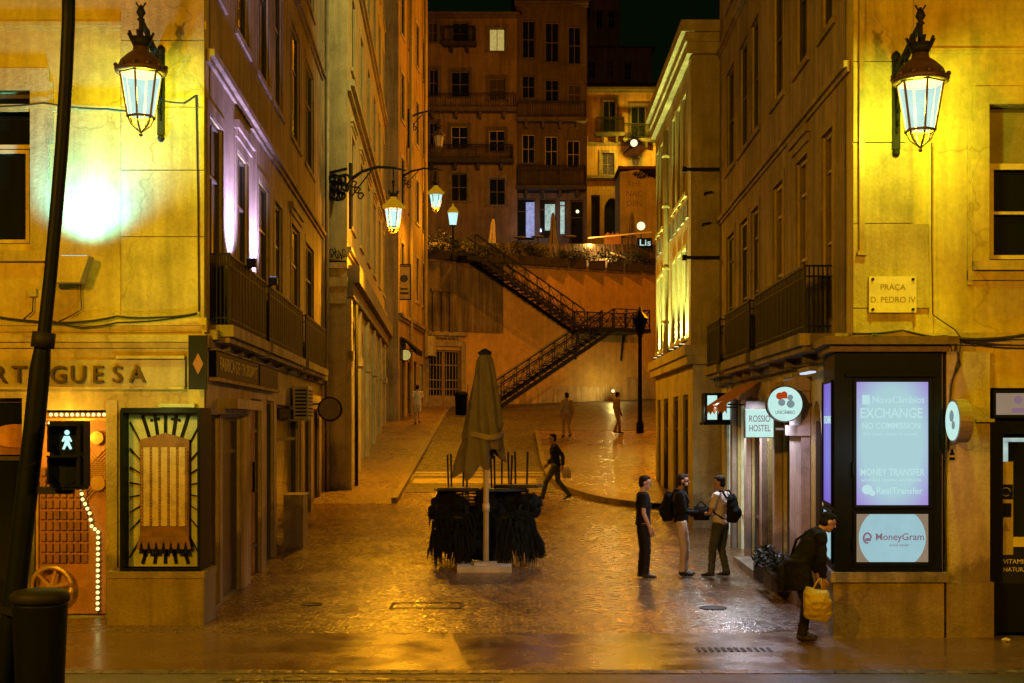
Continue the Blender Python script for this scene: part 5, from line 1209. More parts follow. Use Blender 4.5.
b.prism([(gx(64.5),gz(436)),(gx(70),gz(436)),(gx(72.5),gz(441)),(gx(71.5),gz(442)),(gx(69.8),gz(439.5)),(gx(70),gz(443)),(gx(72.5),gz(448.5)),(gx(70.5),gz(449.5)),(gx(67.5),gz(444.5)),(gx(65),gz(449.5)),(gx(62.8),gz(449)),(gx(65.2),gz(443)),(gx(65),gz(439.5)),(gx(63.5),gz(442)),(gx(62.3),gz(441))],.0085,.0139); b.build('walking_figure', M['greenman'], t)
b = MB(SFm); b.bar((gx(34),-.10,gz(491)),(gx(68),-.08,gz(491)),.055); b.bar((gx(67),-.08,gz(494)),(gx(67),-.08,gz(485)),.05); b.build('bracket', M['iron'], t)
t = thing('litter_bin','black round-topped litter bin strapped to the leaning signal post','bin',P(42,683,9.8))
cx = P(40,0,9.75).x; b = MB(); b.lathe([(.15,.35),(.165,.4),(.20,1.24),(.205,1.26),(.205,1.28)],(cx,9.75,0),24); b.build('body', M['black'], t)
b = MB(); b.lathe([(.19,1.285),(.215,1.29),(.215,1.34),(.19,1.37),(.1,1.385),(.02,1.39)],(cx,9.75,0),24); b.build('lid', M['iron'], t)
b = MB(); b.bar((cx-.2,9.78,1.2),(cx-.36,9.95,1.2),.05); b.bar((cx-.18,9.78,.6),(cx-.38,9.95,.6),.05); b.build('strap', M['iron'], t)

# ================================================================== PARASOL AND STACKED FURNITURE
pb = G(486,569); pxx, pyy = pb.x, pb.y
t = thing('folded_parasol','big folded brown parasol on a pale mast and slab in the middle of the street','parasol',(pxx,pyy,0))
b = MB(); b.box(pxx-.50,pxx+.46,pyy-.42,pyy+.42,.005,.11); b.box(pxx-.2,pxx+.2,pyy-.2,pyy+.2,.11,.15); b.build('base', M['concrete'], t)
b = MB(); b.lathe([(.05,.15),(.05,3.7)],(pxx,pyy,0),14); b.lathe([(.062,1.05),(.062,1.2)],(pxx,pyy,0),14); b.build('mast', M['mast'], t)
b = MB(); n = 96; rp = random.Random(3)
zbot = [1.98,2.12,1.86,1.66,1.62,1.80,2.16,1.92]; wid = [.95,.85,1.05,1.2,1.25,1.0,.8,1.05]      # how far each gore hangs down and out
prof = [(0,.05,0),(.02,.10,.1),(.06,.15,.2),(.14,.185,.35),(.25,.22,.45),(.4,.265,.5),(.55,.305,.55),(.66,.335,.58),(.71,.325,.45),(.78,.36,.6),(.9,.40,.75),(1.0,.41,.85)]
vs = []
for t_,r_,f_ in prof:
    for j in range(n):
        a = 2*PI*j/n+.2; g_ = 8*(a-.2)/(2*PI); i0 = int(g_)%8; i1 = (i0+1)%8; w_ = g_-int(g_); w_ = w_*w_*(3-2*w_)
        lobe = (.5+.5*math.cos(8*(a-.2)))**.8; zb = zbot[i0]*(1-w_)+zbot[i1]*w_; wd = wid[i0]*(1-w_)+wid[i1]*w_
        rr = .92*r_*(.62+.52*lobe*f_+.38*(1-f_))*(1+(wd-1)*t_*t_)
        rr *= 1+.10*noise.noise(Vector((math.cos(a)*3,math.sin(a)*3,t_*5)))+.05*noise.noise(Vector((math.cos(a)*8,math.sin(a)*8,t_*9)))
        tw = a+t_*.9; z = 3.9-(3.9-zb-.16*(1-lobe)*t_)*t_
        vs.append((pxx-.02+rr*math.cos(tw)*1.05-.07*t_*t_, pyy+rr*math.sin(tw)*.9, z))
b.add(vs,[(i*n+j,i*n+(j+1)%n,(i+1)*n+(j+1)%n,(i+1)*n+j) for i in range(len(prof)-1) for j in range(n)]+[tuple(range(n))],smooth=True)
cn = b.build('canopy', M['canvas'], t)
b = MB(); vs = []
for z,r_ in ((2.46,.325),(2.40,.337),(2.36,.332)):
    vs += [(pxx-.03+r_*1.08*math.cos(2*PI*j/24),pyy+r_*math.sin(2*PI*j/24),z+.03*math.sin(j*.9)) for j in range(24)]
b.add(vs,[(i*24+j,i*24+(j+1)%24,(i+1)*24+(j+1)%24,(i+1)*24+j) for i in range(2) for j in range(24)],smooth=True); b.build('tie_band', M['framemid'], cn)
b = MB(); b.lathe([(.11,3.86),(.13,3.9),(.06,3.95),(.02,3.97)],(pxx-.02,pyy,0),16); b.build('cap', M['iron'], cn)
# stacking armchair (local, faces -y)
def make_chair():
    t = thing('stacked_chair','x','chair',(0,0,0),'chairs stacked round the parasol')
    b = MB(); b.box(-.24,.24,-.24,.22,.43,.47)
    for i in range(7): b.bar((-.24,-.22+i*.07,.475),(.24,-.22+i*.07,.475),.02,.012)
    b.build('seat', M['wicker'], t)
    b = MB(); b.bar((-.24,.22,.45),(-.23,.31,.90),.03); b.bar((.24,.22,.45),(.23,.31,.90),.03); b.bar((-.24,.31,.9),(.24,.31,.9),.035)
    for i in range(6): z = .52+i*.065; y=.225+(z-.45)*.19; b.bar((-.235,y,z),(.235,y,z),.014,.03)
    b.build('backrest', M['iron'], t)
    for s_ in (-1,1):
        b = MB(); b.bar((s_*.27,.25,.66),(s_*.27,-.2,.65),.04,.025); b.bar((s_*.27,-.2,.65),(s_*.26,-.22,.44),.025); b.build('armrest', M['iron'], t)
        for y0,y1 in ((-.22,-.30),(.2,.30)):
            b = MB(); b.bar((s_*.24,y0,.44),(s_*.29,y1,0),.028); b.build('leg', M['iron'], t)
    return t
ch0 = make_chair(); first = True
stacks = [(-.66,.62,PI*.03,5,'front left'),(-.60,1.35,PI*1.02,5,'back left'),(-.12,.85,.2,5,'middle'),(.36,.66,-.08,5,'front right'),(.56,1.35,PI*.97,5,'back right')]
ordn = ['bottom','second','third','fourth','top']
for (dx,dy,rz_,k_,nm) in stacks:
    for i in range(k_):
        lab = f"dark slatted armchair, {ordn[i] if i<k_-1 else 'top'} of the {nm} stack beside the parasol"
        loc = Vector((pxx+dx,pyy+dy+(.02*i if abs(rz_)<1 else -.02*i),.005+.115*i))
        if first: ch0.location = loc; ch0.rotation_euler = (0,0,rz_); ch0['label'] = lab; first = False
        else: dup(ch0, loc, rz_, lab)
# upturned tables: top down on the stacks, thin legs in the air
def make_table():
    t = thing('upturned_table','x','table',(0,0,0),'upturned tables on the chair stacks')
    b = MB(); b.box(-.42,.42,-.36,.36,0,.03); b.box(-.38,.38,-.32,.32,.03,.05); b.build('tabletop', M['wicker'], t)
    for x,y in ((-.17,-.12),(.17,-.12),(-.1,.14),(.12,.15)):
        b = MB(); b.tube([(x*1.0,y,.05),(x*1.1,y*1.1,.66)],.018,7); b.build('leg', M['iron'], t)
    return t
tb0 = make_table()
for i,(dx,dy,z,rz_,lab) in enumerate(((-.55,.85,1.40,.1,'upturned dark table resting on the left chair stacks, thin legs up'),(.24,.95,1.38,.5,'upturned dark table on the right stacks just behind the mast'),(.60,1.15,1.44,-.2,'upturned dark table at the far right edge of the stacks'))):
    if i == 0: tb0.location = (pxx+dx,pyy+dy,z); tb0.rotation_euler = (0,0,rz_); tb0['label'] = lab
    else: dup(tb0,(pxx+dx,pyy+dy,z),rz_,lab)
# ragged raffia covers hanging round the stacks
def raffia(x0, x1, y, z, h, label, seed, depth=.5):
    rn = random.Random(seed); t = MB()
    xs = 46
    for row in range(4):
        for i in range(xs):
            u_ = x0+(x1-x0)*(i+rn.uniform(-.3,.3))/xs; yy_ = y+rn.uniform(-.05,.05)-.10*math.sin(PI*i/xs)-.03*row
            zt_ = z-row*h*.2+.08*math.sin(i*.17+seed); l_ = h*(.38+.14*row)*rn.uniform(.4,1.25)*(.8+.35*math.sin(i*.23+seed*2)); sp_ = (u_-(x0+x1)/2)*.05+rn.uniform(-.06,.06)
            w_ = rn.uniform(.015,.045)
            zb_ = max(.03,zt_-l_); t.add([(u_-w_,yy_,zt_),(u_+w_,yy_,zt_),(u_+sp_+w_*.5,yy_-.10,(zt_+zb_)/2),(u_+sp_*1.3,yy_-.12-rn.uniform(0,.06),zb_),(u_+sp_-w_*.6,yy_-.10,(zt_+zb_)/2)],[(0,1,2,3,4)])
    for k_ in range(9): t.bar((x0+(x1-x0)*k_/9,y+.02,z+rn.uniform(-.02,.02)),(x0+(x1-x0)*(k_+1)/9,y+.02,z+rn.uniform(-.02,.02)),.06)
    return props(t.build('fringed_cover', M['fringe']), label, 'cover', 'ragged covers on the stacks')
raffia(pxx-.97,pxx-.0,pyy+.42,.98,.90,'ragged dark fringed cover draped down the left chair stacks',1)
raffia(pxx+.02,pxx+.86,pyy+.46,.98,.92,'ragged dark fringed cover draped down the right chair stacks',2)
b = MB(); rn = random.Random(21)
for i in range(26): b.ball((pxx-.95+rn.uniform(.1,1.75),pyy+.75+rn.uniform(-.1,.5),rn.uniform(.45,1.24)),(rn.uniform(.16,.3),rn.uniform(.14,.25),rn.uniform(.14,.28)),7)
b.ball((pxx-.08,pyy+.9,.6),(.75,.4,.5),8)
props(b.build('tarpaulin', M['fringe'], None, remesh=.03, fold=.05),'crumpled black sheet bundled over the middle of the chair stacks','cover')
b = MB(); rn = random.Random(8)
for i in range(160):
    a = rn.uniform(-.5,.5); l_ = rn.uniform(.45,.7); q_ = (pxx+.80+rn.uniform(-.03,.03),pyy+.45+rn.uniform(-.05,.05),.86); e_ = (q_[0]+.10+a*.34,q_[1]-.05+rn.uniform(-.15,.15),q_[2]-l_); b.bar(q_,e_,.012)
b.bar((pxx+.80,pyy+.45,.8),(pxx+.72,pyy+.62,1.45),.035)
props(b.build('twig_broom', M['fringe']),'bushy dark broom leaning head down against the right end of the stacks','broom')

# ================================================================== SMALL THINGS ON THE GROUND
for i,(px,py,r_) in enumerate(((312,604.5,.16),(713,608,.20))):
    g_ = G(px,py); b = MB()
    b.lathe([(r_,.0),(r_,.006),(r_*.92,.008),(r_*.9,.005),(.01,.006)],(g_.x,g_.y,.0),20); props(b.build('access_cover', M['iron']),('small round dark access cover on the left paving','round dark access cover in front of the three standing men')[i],'manhole cover','covers in the paving')
g_ = G(427,605.5); b = MB()
for a in ((-.52,.52,-.30,-.26),(-.52,.52,.26,.30),(-.52,-.48,-.26,.26),(.48,.52,-.26,.26)): b.box(g_.x+a[0],g_.x+a[1],g_.y+a[2],g_.y+a[3],.0,.007)
props(b.build('inspection_cover', M['iron']),'rectangular inspection cover rim set in the paving before the parasol','manhole cover')
g_ = G(735,650); b = MB()
for i in range(12): b.box(g_.x-.45+i*.075,g_.x-.45+i*.075+.04,g_.y-.12,g_.y+.12,0,.008)
props(b.build('drain_grate', M['iron']),'long iron drain grate in the paving at the lower right','drain')
def litter(px, py, s_, lab):
    g_ = G(px,py); b = MB(); rn = random.Random(int(px)); 
    b.ball((g_.x,g_.y,s_*.45),(s_,s_*.6,s_*.45),5); 
    b.v = [v+Vector((rn.uniform(-1,1),rn.uniform(-1,1),rn.uniform(-.4,.6)))*s_*.3 for v in b.v]
    b.v = [Vector((v.x,v.y,max(.004,v.z))) for v in b.v]; b.sm = [False]*len(b.sm)
    props(b.build('litter_scrap', M['paper']), lab, 'litter', 'scraps of litter')
litter(957,636,.07,'crumpled pale paper at the foot of the right pier'); litter(1006,642,.05,'flat pale scrap on the paving before the right door'); litter(345,487,.09,'pale crumpled scrap at the foot of the arcade building')
# ================================================================== PEOPLE
def V(*a): return Vector(a)
def lerp(a, b, t): return a+(b-a)*t
def person(label, loc, rotz, H, J=None, top='clblack', bottom='clnavy', sleeve='long', coat=0, hair='hair', beard=False, legs='long', cap=False, slim=1., collar=True, shoe='shoe', bulk=1.):
    """local: x to the person's right, y forward, z up, for a height of 1.75"""
    D = dict(ankL=V(-.10,-.02,.08),ankR=V(.10,.02,.08),kneeL=V(-.10,.02,.49),kneeR=V(.10,.05,.49),hipL=V(-.09,0,.93),hipR=V(.09,0,.93),
        pel=V(0,0,.95),waist=V(0,.01,1.10),chest=V(0,.01,1.30),neck=V(0,-.01,1.47),head=V(0,.03,1.635),shL=V(-.185,-.01,1.42),shR=V(.185,-.01,1.42),
        elL=V(-.235,-.04,1.14),elR=V(.235,-.04,1.14),wrL=V(-.235,.05,.90),wrR=V(.235,.05,.90),toeL=None,toeR=None,look=V(0,1,-.05))
    D.update(J or {}); s = H/1.75
    t = thing('person', label, 'person', (0,0,0))
    for k in D:
        if D[k] is not None and k != 'look': D[k] = D[k]*s
    up = (D['neck']-D['chest']).normalized(); hd = D['head']; lk = D['look'].normalized()
    lr = V(lk.y,-lk.x,0).normalized(); lu = lr.cross(lk).normalized()
    HM = Matrix((lr,lk,lu)).transposed()
    hp = lambda x,y,z: tuple(hd+lr*x*s+lk*y*s+lu*z*s)
    # --- body
    b = MB()
    b.ball(hp(0,0,.035), (.075*s,.095*s,.09*s), 10, M=HM); b.ball(hp(0,.018,-.045), (.058*s,.072*s,.075*s), 10, M=HM)
    b.ball(hp(0,.052,-.095), (.032*s,.03*s,.026*s), 6, M=HM)
    b.loft([(hp(0,.088,.035),.008*s,.008*s),(hp(0,.106,-.005),.013*s,.012*s),(hp(0,.112,-.022),.018*s,.014*s),(hp(0,.09,-.034),.014*s,.01*s)])
    b.ball(hp(0,.088,.04),(.05*s,.012*s,.01*s),6,M=HM); b.ball(hp(0,.084,-.062),(.025*s,.012*s,.009*s),6,M=HM)
    for e in (-1,1): b.ball(hp(e*.076,-.008,-.005),(.012*s,.024*s,.034*s),6,M=HM)
    b.loft([(tuple(D['neck']-up*.06*s),.075*s,.062*s),(tuple(D['neck']),.056*s,.056*s),(tuple(lerp(D['neck'],hd,.55)),.052*s,.055*s),(hp(0,-.02,-.03),.05*s,.055*s)])
    b.loft([(tuple(D['pel']-V(0,0,.08*s)),.13*s,.09*s),(tuple(D['pel']),.155*s,.105*s),(tuple(D['waist']),.135*s*slim,.095*s),(tuple(D['chest']),.16*s,.11*s),(tuple(lerp(D['chest'],D['neck'],.65)),.17*s,.09*s),(tuple(D['neck']),.07*s,.06*s)])
    for S_,e in (('L',-1),('R',1)):
        sh,el,wr = D['sh'+S_],D['el'+S_],D['wr'+S_]
        b.tube([tuple(lerp(D['neck'],sh,.5)),tuple(sh),tuple(lerp(sh,el,.35)),tuple(el),tuple(lerp(el,wr,.35)),tuple(wr)],[.05*s,.055*s,.047*s,.038*s,.039*s,.027*s],10)
        hdv = (wr-el).normalized(); pv = V(0,1,0) if abs(hdv.y) < .8 else V(0,0,-1)
        fw = (pv-hdv*pv.dot(hdv)).normalized(); sd = hdv.cross(fw).normalized()
        pc = wr+hdv*.05*s
        b.loft([(tuple(wr-hdv*.01*s),.024*s,.02*s),(tuple(wr+hdv*.03*s),.038*s,.018*s),(tuple(wr+hdv*.09*s),.042*s,.016*s)], right=fw)
        for i,(o_,l_) in enumerate(((-.032,.062),(-.011,.075),(.011,.08),(.032,.07))):
            r0 = wr+hdv*.085*s+fw*o_*s; cur = sd*(-e)*.022*s
            b.tube([tuple(r0),tuple(r0+hdv*l_*.5*s+cur*.3),tuple(r0+hdv*l_*.95*s+cur*1.4)],[.0095*s,.009*s,.0075*s],6)
        b.tube([tuple(wr+hdv*.03*s+fw*.03*s),tuple(wr+hdv*.06*s+fw*.062*s),tuple(wr+hdv*.095*s+fw*.066*s)],[.013*s,.011*s,.009*s],6)
        hp_,kn,an = D['hip'+S_],D['knee'+S_],D['ank'+S_]
        b.tube([tuple(hp_+V(0,0,.03*s)),tuple(lerp(hp_,kn,.3)),tuple(kn),tuple(lerp(kn,an,.3)),tuple(an),tuple(an-V(0,0,.03*s))],[.085*s,.078*s,.05*s,.053*s,.036*s,.038*s],10)
    body = b.build('body', M['skin'], t, remesh=.0075)
    # --- hair / cap / beard
    b = MB()
    b.ball(hp(0,-.018,.056),(.080*s,.094*s,.080*s),10,M=HM); b.ball(hp(0,-.045,-.005),(.077*s,.062*s,.088*s),8,M=HM); b.ball(hp(0,.048,.098),(.058*s,.042*s,.028*s),8,M=HM)
    if cap: b.loft([(hp(0,.06,.07),.075*s,.012*s),(hp(0,.13,.06),.06*s,.008*s)],right=lr)
    b.build('cap' if cap else 'hair', M[hair], t, remesh=.009, fold=.004)
    if beard:
        b = MB(); b.ball(hp(0,.045,-.088),(.052*s,.052*s,.046*s),8,M=HM); b.ball(hp(0,.082,-.068),(.034*s,.018*s,.016*s),6,M=HM)
        for e in (-1,1): b.loft([(hp(e*.066,.01,-.02),.012*s,.02*s),(hp(e*.06,.02,-.07),.014*s,.024*s)])
        b.build('beard', M[hair], t, remesh=.010, fold=.004)
    # --- trousers
    b = MB()
    b.loft([(tuple(D['pel']-V(0,0,.10*s)),.135*s,.105*s),(tuple(D['pel']),.165*s,.12*s),(tuple(D['waist']),.15*s*slim,.11*s)])
    for S_ in 'LR':
        hp_,kn,an = D['hip'+S_],D['knee'+S_],D['ank'+S_]
        if legs == 'long': b.tube([tuple(hp_+V(0,0,.02*s)),tuple(lerp(hp_,kn,.35)),tuple(kn),tuple(lerp(kn,an,.4)),tuple(an+V(0,0,.0))],[.102*s,.093*s,.072*s,.066*s,.062*s],12)
        else: b.tube([tuple(hp_+V(0,0,.02*s)),tuple(lerp(hp_,kn,.35)),tuple(lerp(hp_,kn,.85))],[.10*s,.095*s,.088*s],12)
    b.build('trousers' if legs == 'long' else 'shorts', M[bottom], t, remesh=.013, fold=.009)
    # --- top
    b = MB(); c0 = D['pel']-V(0,0,.03*s); s0_ = s; s = s*bulk
    b.loft([(tuple(c0),.172*s,.130*s),(tuple(D['pel']+V(0,0,.03*s)),.170*s,.128*s),(tuple(D['waist']),.158*s*slim,.122*s),(tuple(D['chest']),.182*s,.132*s),(tuple(lerp(D['chest'],D['neck'],.6)),.19*s,.108*s),(tuple(lerp(D['chest'],D['neck'],.92)),.10*s,.08*s)])
    if coat: b.loft([(tuple(D['pel']+V(0,.02*s,-coat*s)),.20*s,.16*s),(tuple(D['pel']-V(0,0,coat*.4*s)),.19*s,.15*s),(tuple(D['pel']+V(0,0,.1*s)),.175*s,.135*s)])
    for S_ in 'LR':
        sh,el,wr = D['sh'+S_],D['el'+S_],D['wr'+S_]
        if sleeve == 'long': b.tube([tuple(lerp(D['neck'],sh,.45)),tuple(sh),tuple(lerp(sh,el,.4)),tuple(el),tuple(lerp(el,wr,.5)),tuple(lerp(el,wr,.96))],[.06*s,.074*s,.066*s,.057*s,.052*s,.044*s],12)
        else: b.tube([tuple(lerp(D['neck'],sh,.45)),tuple(sh),tuple(lerp(sh,el,.4)),tuple(lerp(sh,el,.72))],[.06*s,.072*s,.064*s,.062*s],12)
    if collar: b.loft([(tuple(lerp(D['chest'],D['neck'],.8)),.085*s,.08*s),(tuple(D['neck']+up*.02*s),.072*s,.072*s)])
    s = s0_
    b.build('coat' if coat else ('jacket' if sleeve == 'long' else 'shirt'), M[top], t, remesh=.013, fold=.011)
    # --- shoes
    for S_ in 'LR':
        an = D['ank'+S_]; tv = D['toe'+S_] if D['toe'+S_] is not None else V(0,1,0); tv = tv.normalized(); up_ = V(1,0,0).cross(tv)
        hl = an-tv*.06*s-up_*.045*s; b = MB()
        b.loft([(tuple(hl+up_*.015*s),.026*s,.03*s),(tuple(hl+tv*.05*s+up_*.03*s),.04*s,.055*s),(tuple(hl+tv*.13*s+up_*.015*s),.045*s,.042*s),(tuple(hl+tv*.21*s),.045*s,.03*s),(tuple(hl+tv*.255*s-up_*.004*s),.028*s,.02*s)])
        b.loft([(tuple(an+V(0,0,.03*s)),.045*s,.05*s),(tuple(hl+tv*.05*s+up_*.02*s),.043*s,.06*s)])
        b.build('shoe', M[shoe], t, remesh=.012)
    t.location = loc; t.rotation_euler = (0,0,rotz)
    return t
def backpack(label, loc, rotz, z, mat='clblack', w=.15, h=.23, d=.085):
    t = thing('backpack', label, 'backpack', (0,0,0))
    b = MB(); b.loft([((0,-.22,z-h),w*.85,d*.8),((0,-.24,z-h*.5),w,d*1.15),((0,-.235,z),w,d),((0,-.215,z+h*.7),w*.85,d*.75),((0,-.20,z+h),w*.45,d*.4)])
    b.ball((0,-.33,z-h*.35),(w*.75,.05,h*.4),8); b.build('pack', M[mat], t, remesh=.014, fold=.008)
    for e in (-1,1):
        b = MB(); b.tube([(e*.10,-.17,z+h*.7),(e*.115,-.09,z+.29),(e*.125,.03,z+.27),(e*.14,.13,z+.10),(e*.15,.06,z-.08),(e*.13,-.12,z-.18)],.018,7); b.build('strap', M[mat], t)
    t.location = loc; t.rotation_euler = (0,0,rotz); return t
g1 = G(643,578.5); g2 = G(681,576); g3 = G(721,577)
person('man in plain dark t-shirt with arms down, leftmost of three standing men', g1, -PI/2+.1, 1.73, dict(wrR=V(.225,.07,.88),wrL=V(-.23,.03,.88),look=V(.1,1,-.12)), 'clblack','clnavy','short')
person('bearded man in dark jacket and beige trousers, middle of the three standing men', g2, -PI/2-.1, 1.74, dict(ankL=V(-.10,.06,.08),kneeL=V(-.1,.09,.49),wrR=V(.16,.36,1.10),elR=V(.25,.07,1.12),wrL=V(-.15,.34,1.08),elL=V(-.25,.05,1.13),look=V(.05,1,-.02)), 'clnavy','clbeige','long',beard=True,hair='hairbrown')
backpack('bulky dark backpack on the bearded man in beige trousers', g2, -PI/2-.1, 1.20, 'clblack',.16,.25,.11)
person('man in white t-shirt seen from behind, rightmost of three standing men', g3, PI*.28, 1.72, dict(ankL=V(-.16,.10,.08),kneeL=V(-.13,.09,.49),ankR=V(.11,-.05,.08),wrL=V(-.20,.36,1.08),elL=V(-.27,.06,1.12),wrR=V(.19,.34,1.05),elR=V(.27,.04,1.12),look=V(-.35,1,-.05)), 'clwhite','clgreen','short',hair='hair')
backpack('black backpack on the man in the white t-shirt', g3, PI*.28, 1.19, 'clblack',.15,.24,.09)
b = MB(); q_ = lerp(g2,g3,.52); b.loft([((q_.x-.02,q_.y-.1,.98),.13,.07),((q_.x-.02,q_.y-.1,1.1),.15,.085),((q_.x-.02,q_.y-.1,1.22),.12,.06)]); b.tube([(q_.x-.1,q_.y-.1,1.22),(q_.x-.03,q_.y-.1,1.30),(q_.x+.06,q_.y-.1,1.22)],.012,6)
o = b.build('shoulder_bag', M['clblack']); props(o,'dark bag held between the bearded man and the man in white','bag')
g4 = G(556,500)
person('man in dark jacket and olive trousers striding left behind the parasol', g4, PI/2+.05, 1.74, dict(
    ankL=V(-.08,.36,.09),kneeL=V(-.09,.26,.50),toeL=V(0,1,.25),ankR=V(.08,-.36,.13),kneeR=V(.09,-.06,.50),toeR=V(0,1,-.35),hipL=V(-.09,.02,.90),hipR=V(.09,-.02,.90),pel=V(0,0,.92),
    waist=V(0,.02,1.08),chest=V(0,.04,1.28),neck=V(0,.05,1.45),head=V(0,.09,1.61),shL=V(-.19,.02,1.40),shR=V(.19,.04,1.40),elL=V(-.25,-.16,1.15),wrL=V(-.24,-.15,.90),elR=V(.25,.04,1.12),wrR=V(.23,.20,.94)), 'clnavy','clgreen','long')
b = MB(); b.loft([((g4.x+.28,g4.y-.22,g4.z+.58),.10,.05),((g4.x+.27,g4.y-.22,g4.z+.72),.13,.06),((g4.x+.25,g4.y-.22,g4.z+.84),.09,.03)]); b.tube([(g4.x+.2,g4.y-.22,g4.z+.83),(g4.x+.2,g4.y-.24,g4.z+.92),(g4.x+.29,g4.y-.22,g4.z+.83)],.01,6)
props(b.build('carrier_bag', M['clbeige']),'pale carrier bag in the hand of the man striding left','bag')
g5 = G(417.5,428); g5.z += .13
person('small distant figure in white top and shorts walking up the left pavement', g5, .15, 1.68, dict(ankL=V(-.07,.22,.10),kneeL=V(-.09,.2,.5),ankR=V(.07,-.2,.14),kneeR=V(.08,.02,.5),elR=V(.25,.1,1.14),wrR=V(.22,.22,.93),elL=V(-.25,-.12,1.15),wrL=V(-.24,-.16,.9)), 'clwhite','clbeige','short',legs='short')
# bending man at the kiosk
g6 = G(806,641); g6.x = 3.50
J6 = dict(ankL=V(-.09,.05,.08),ankR=V(.09,-.04,.08),kneeL=V(-.10,.10,.48),kneeR=V(.10,.04,.48),hipL=V(-.09,-.02,.90),hipR=V(.09,-.04,.90),pel=V(0,-.04,.92),waist=V(0,.03,1.06),chest=V(0,.13,1.23),neck=V(0,.24,1.38),head=V(0,.345,1.49),
    shL=V(-.19,.18,1.33),shR=V(.19,.18,1.33),elL=V(-.22,.20,1.04),wrL=V(-.18,.28,.82),elR=V(.23,.17,1.04),wrR=V(.20,.20,.80),look=V(0,1,-.42))
person('man in long black coat and cap stooping beside the lit kiosk', g6, -PI/2+.15, 1.68, J6, 'clblack','clnavy','long',coat=.24,hair='clblack',cap=True,slim=1.05,bulk=1.08)
t = thing('carrier_bag','crumpled yellow carrier bag hanging from the hand of the stooping man','bag',(0,0,0))
b = MB(); X_,Y_ = g6.x+.13,g6.y-.24
b.loft([((X_,Y_,.28),.13,.07),((X_+.01,Y_,.36),.17,.11),((X_,Y_,.50),.175,.12),((X_-.01,Y_,.60),.15,.09),((X_,Y_,.66),.13,.05)]); b.build('bag', M['bagyellow'], t, remesh=.012, fold=.018)
b = MB()
for e in (-.07,.06): b.tube([(X_+e,Y_+.02,.62),(X_+.03+e*.3,Y_,.76),(X_+.05,Y_+.03,.78)],.011,6)
b.build('handle', M['bagyellow'], t)
t = thing('shoulder_bag','bulky dark bag slung behind the stooping man','bag',(0,0,0))
b = MB(); X_,Y_ = g6.x-.30,g6.y+.12
b.loft([((X_+.12,Y_,.60),.09,.08),((X_+.11,Y_,.70),.11,.10),((X_+.14,Y_,.84),.11,.10),((X_+.18,Y_,.95),.07,.08)]); b.build('bag', M['clblack'], t, remesh=.014, fold=.02)
b = MB(); b.tube([(X_+.18,Y_,.95),(X_+.24,Y_-.10,1.22),(X_+.4,Y_-.2,1.36),(X_+.52,Y_-.22,1.15)],.018,6); b.build('strap', M['clblack'], t)
# tan figures far off on the island pavement
for px,py,rz_,H_,lab in ((567,441,.3,1.72,'faint tan clothed figure at the far left edge of the right pavement'),(617,437,-1.2,1.64,'faint tan clothed figure walking far off near the lamp post')):
    g_ = G(px,py); g_.z += .12
    person(lab, g_, rz_, H_, dict(ankL=V(-.08,.16,.09),ankR=V(.08,-.16,.11),kneeL=V(-.09,.15,.5),kneeR=V(.09,.01,.5)), 'clbeige','cltan','long',hair='hairbrown')

# ================================================================== LIGHT
YL = (.86,.88,.035); OR = (1.0,.29,.003); OR2 = (1.0,.36,.003)
point('lantern_light', FL(fu(162),1.0,Z1-.31), YL, 800, .08)
point('lantern_light', Vector((P(895,0,16.1).x,15.1,Z2-.31)), YL, 860, .08)
spot('lantern_light', p3+Vector((0,0,-.30)), p3+Vector((3,-1.5,-8)), (1,.40,.008), 7000, 165, .7, .1)
point('lantern_light', p3+Vector((0,0,-.32)), OR2, 700, .1)
spot('lantern_light', p4+Vector((0,0,-.32)), p4+Vector((2.5,0,-8)), OR2, 4200, 165, .7, .1)
point('lantern_light', p5+Vector((0,0,-.32)), OR2, 1500, .1)
point('bracket_light', P(634,143,87)+Vector((0,-.3,0)), (1,.62,.03), 1500, .1)
point('globe_light', P(641,226,75)+Vector((0,-.35,0)), OR, 120, .1)
# unseen lamps of the square, plus added fill lights that have no lamp
point('unseen_fill', (8.5,55,9.5), OR, 3900, .15)  # added behind the right-hand building to brighten the retaining wall
point('unseen_fill', (5.5,62,21), OR, 4700, .15)  # added in mid-air to brighten the houses above the terrace
point('square_light', (-8.5,2,7.5), (1,.41,.001), 7400, .2)
point('square_light', (8,1,7.5), (1,.41,.001), 5400, .2)
spot('facade_fill', (4.4,27,17.2), (-5,44,12.0), (1,.86,.26), 6500, 75, .8, .2)  # added unseen light to brighten the upper arcade facade
spot('floodlight_beam', FL(fu(90),.50,fz(245)), FL(fu(93),.0,fz(165)), (.12,.72,1.0), 520, 122, 1., .12)
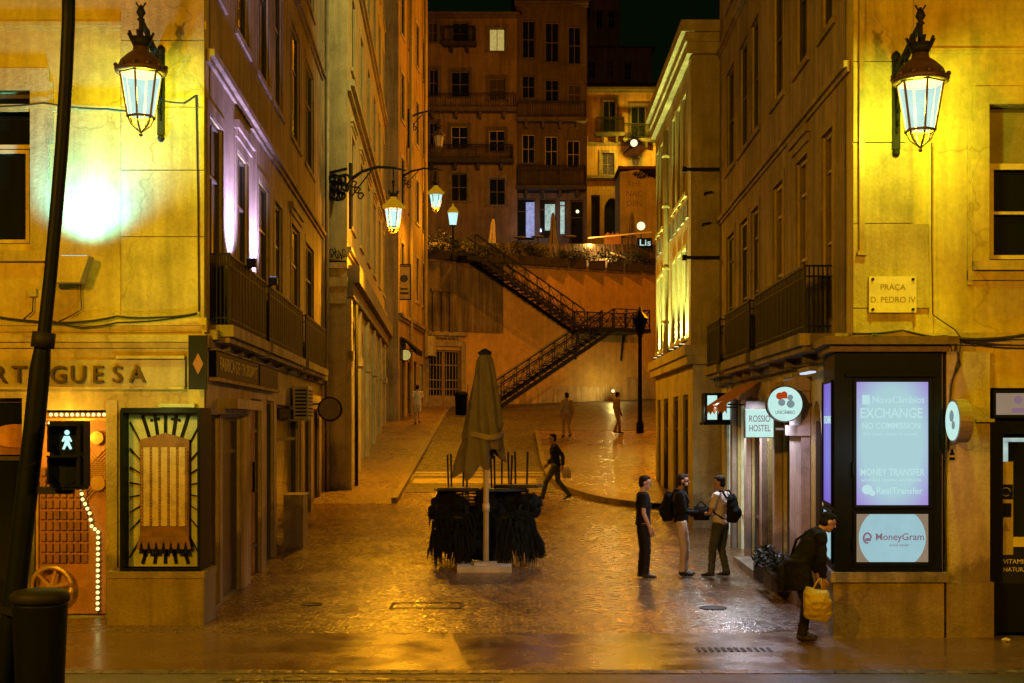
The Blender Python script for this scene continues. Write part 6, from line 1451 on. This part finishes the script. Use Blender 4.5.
# shops
for a_,W_,c_ in ((10.6,380,(.72,.85,.80)),(8.6,380,(.75,.85,.85)),(6.2,320,(.80,.80,.95)),(3.6,210,(.75,.75,1.0)),(1.9,80,(.7,.66,1.0))):
    spot('shop_light', RS(a_,.55,3.0), RS(a_,.85,0), c_, W_, 150, .5, .12)
point('kiosk_light', (4.3,15.3,2.3), (.5,.6,.9), 18, .25)
point('display_light', FL(fu(66),.3,2.5), (1,.55,.07), 36, .1)
point('display_light', FD(du(160),.5,2.9), (.85,.85,.22), 26, .1)
point('shop_light', P(541,222,84), (.7,.7,1.0), 40, .1)

w = bpy.data.worlds.new("World"); SC.world = w; w.use_nodes = True
nt = w.node_tree; nt.nodes.clear()
out = nt.nodes.new('ShaderNodeOutputWorld'); sky = nt.nodes.new('ShaderNodeTexSky'); sky.sky_type = 'NISHITA'; sky.sun_disc = False
sky.sun_elevation = math.radians(-6); sky.sun_rotation = math.radians(160)
b1 = nt.nodes.new('ShaderNodeBackground'); nt.links.new(sky.outputs[0], b1.inputs[0]); b1.inputs[1].default_value = .05
b2 = nt.nodes.new('ShaderNodeBackground'); b2.inputs[0].default_value = (.30,.75,.22,1); b2.inputs[1].default_value = .0045   # added green fill that lifts the blacks
ad = nt.nodes.new('ShaderNodeAddShader'); nt.links.new(b1.outputs[0], ad.inputs[0]); nt.links.new(b2.outputs[0], ad.inputs[1]); nt.links.new(ad.outputs[0], out.inputs[0])
sl = bpy.data.lights.new('green_fill','SUN'); sl.energy = .006; sl.angle = math.radians(10); sl.color = (.6,1,.5)  # added faint greenish fill over the whole scene
so = bpy.data.objects.new('green_fill', sl); C.objects.link(so); so.rotation_euler = (math.radians(40),0,math.radians(30))

cam = bpy.data.cameras.new('camera'); co = bpy.data.objects.new('camera', cam); C.objects.link(co)
co.location = (0,0,CAMZ); co.rotation_euler = (PI/2,0,0)
cam.sensor_width = 36; cam.lens = F/1024*36; cam.shift_y = (HZ-341.5)/1024; cam.clip_end = 1000; cam.clip_start = .1
SC.camera = co
SC.view_settings.view_transform = 'Standard'; SC.view_settings.look = 'None'; SC.view_settings.exposure = 0; SC.view_settings.gamma = 1
SC.render.engine = 'CYCLES'
cy = SC.cycles; cy.use_denoising = True; cy.max_bounces = 6; cy.diffuse_bounces = 3; cy.glossy_bounces = 3; cy.transparent_max_bounces = 8
cy.sample_clamp_indirect = 3; cy.caustics_reflective = False; cy.caustics_refractive = False
try: cy.denoiser = 'OPENIMAGEDENOISE'
except Exception: pass
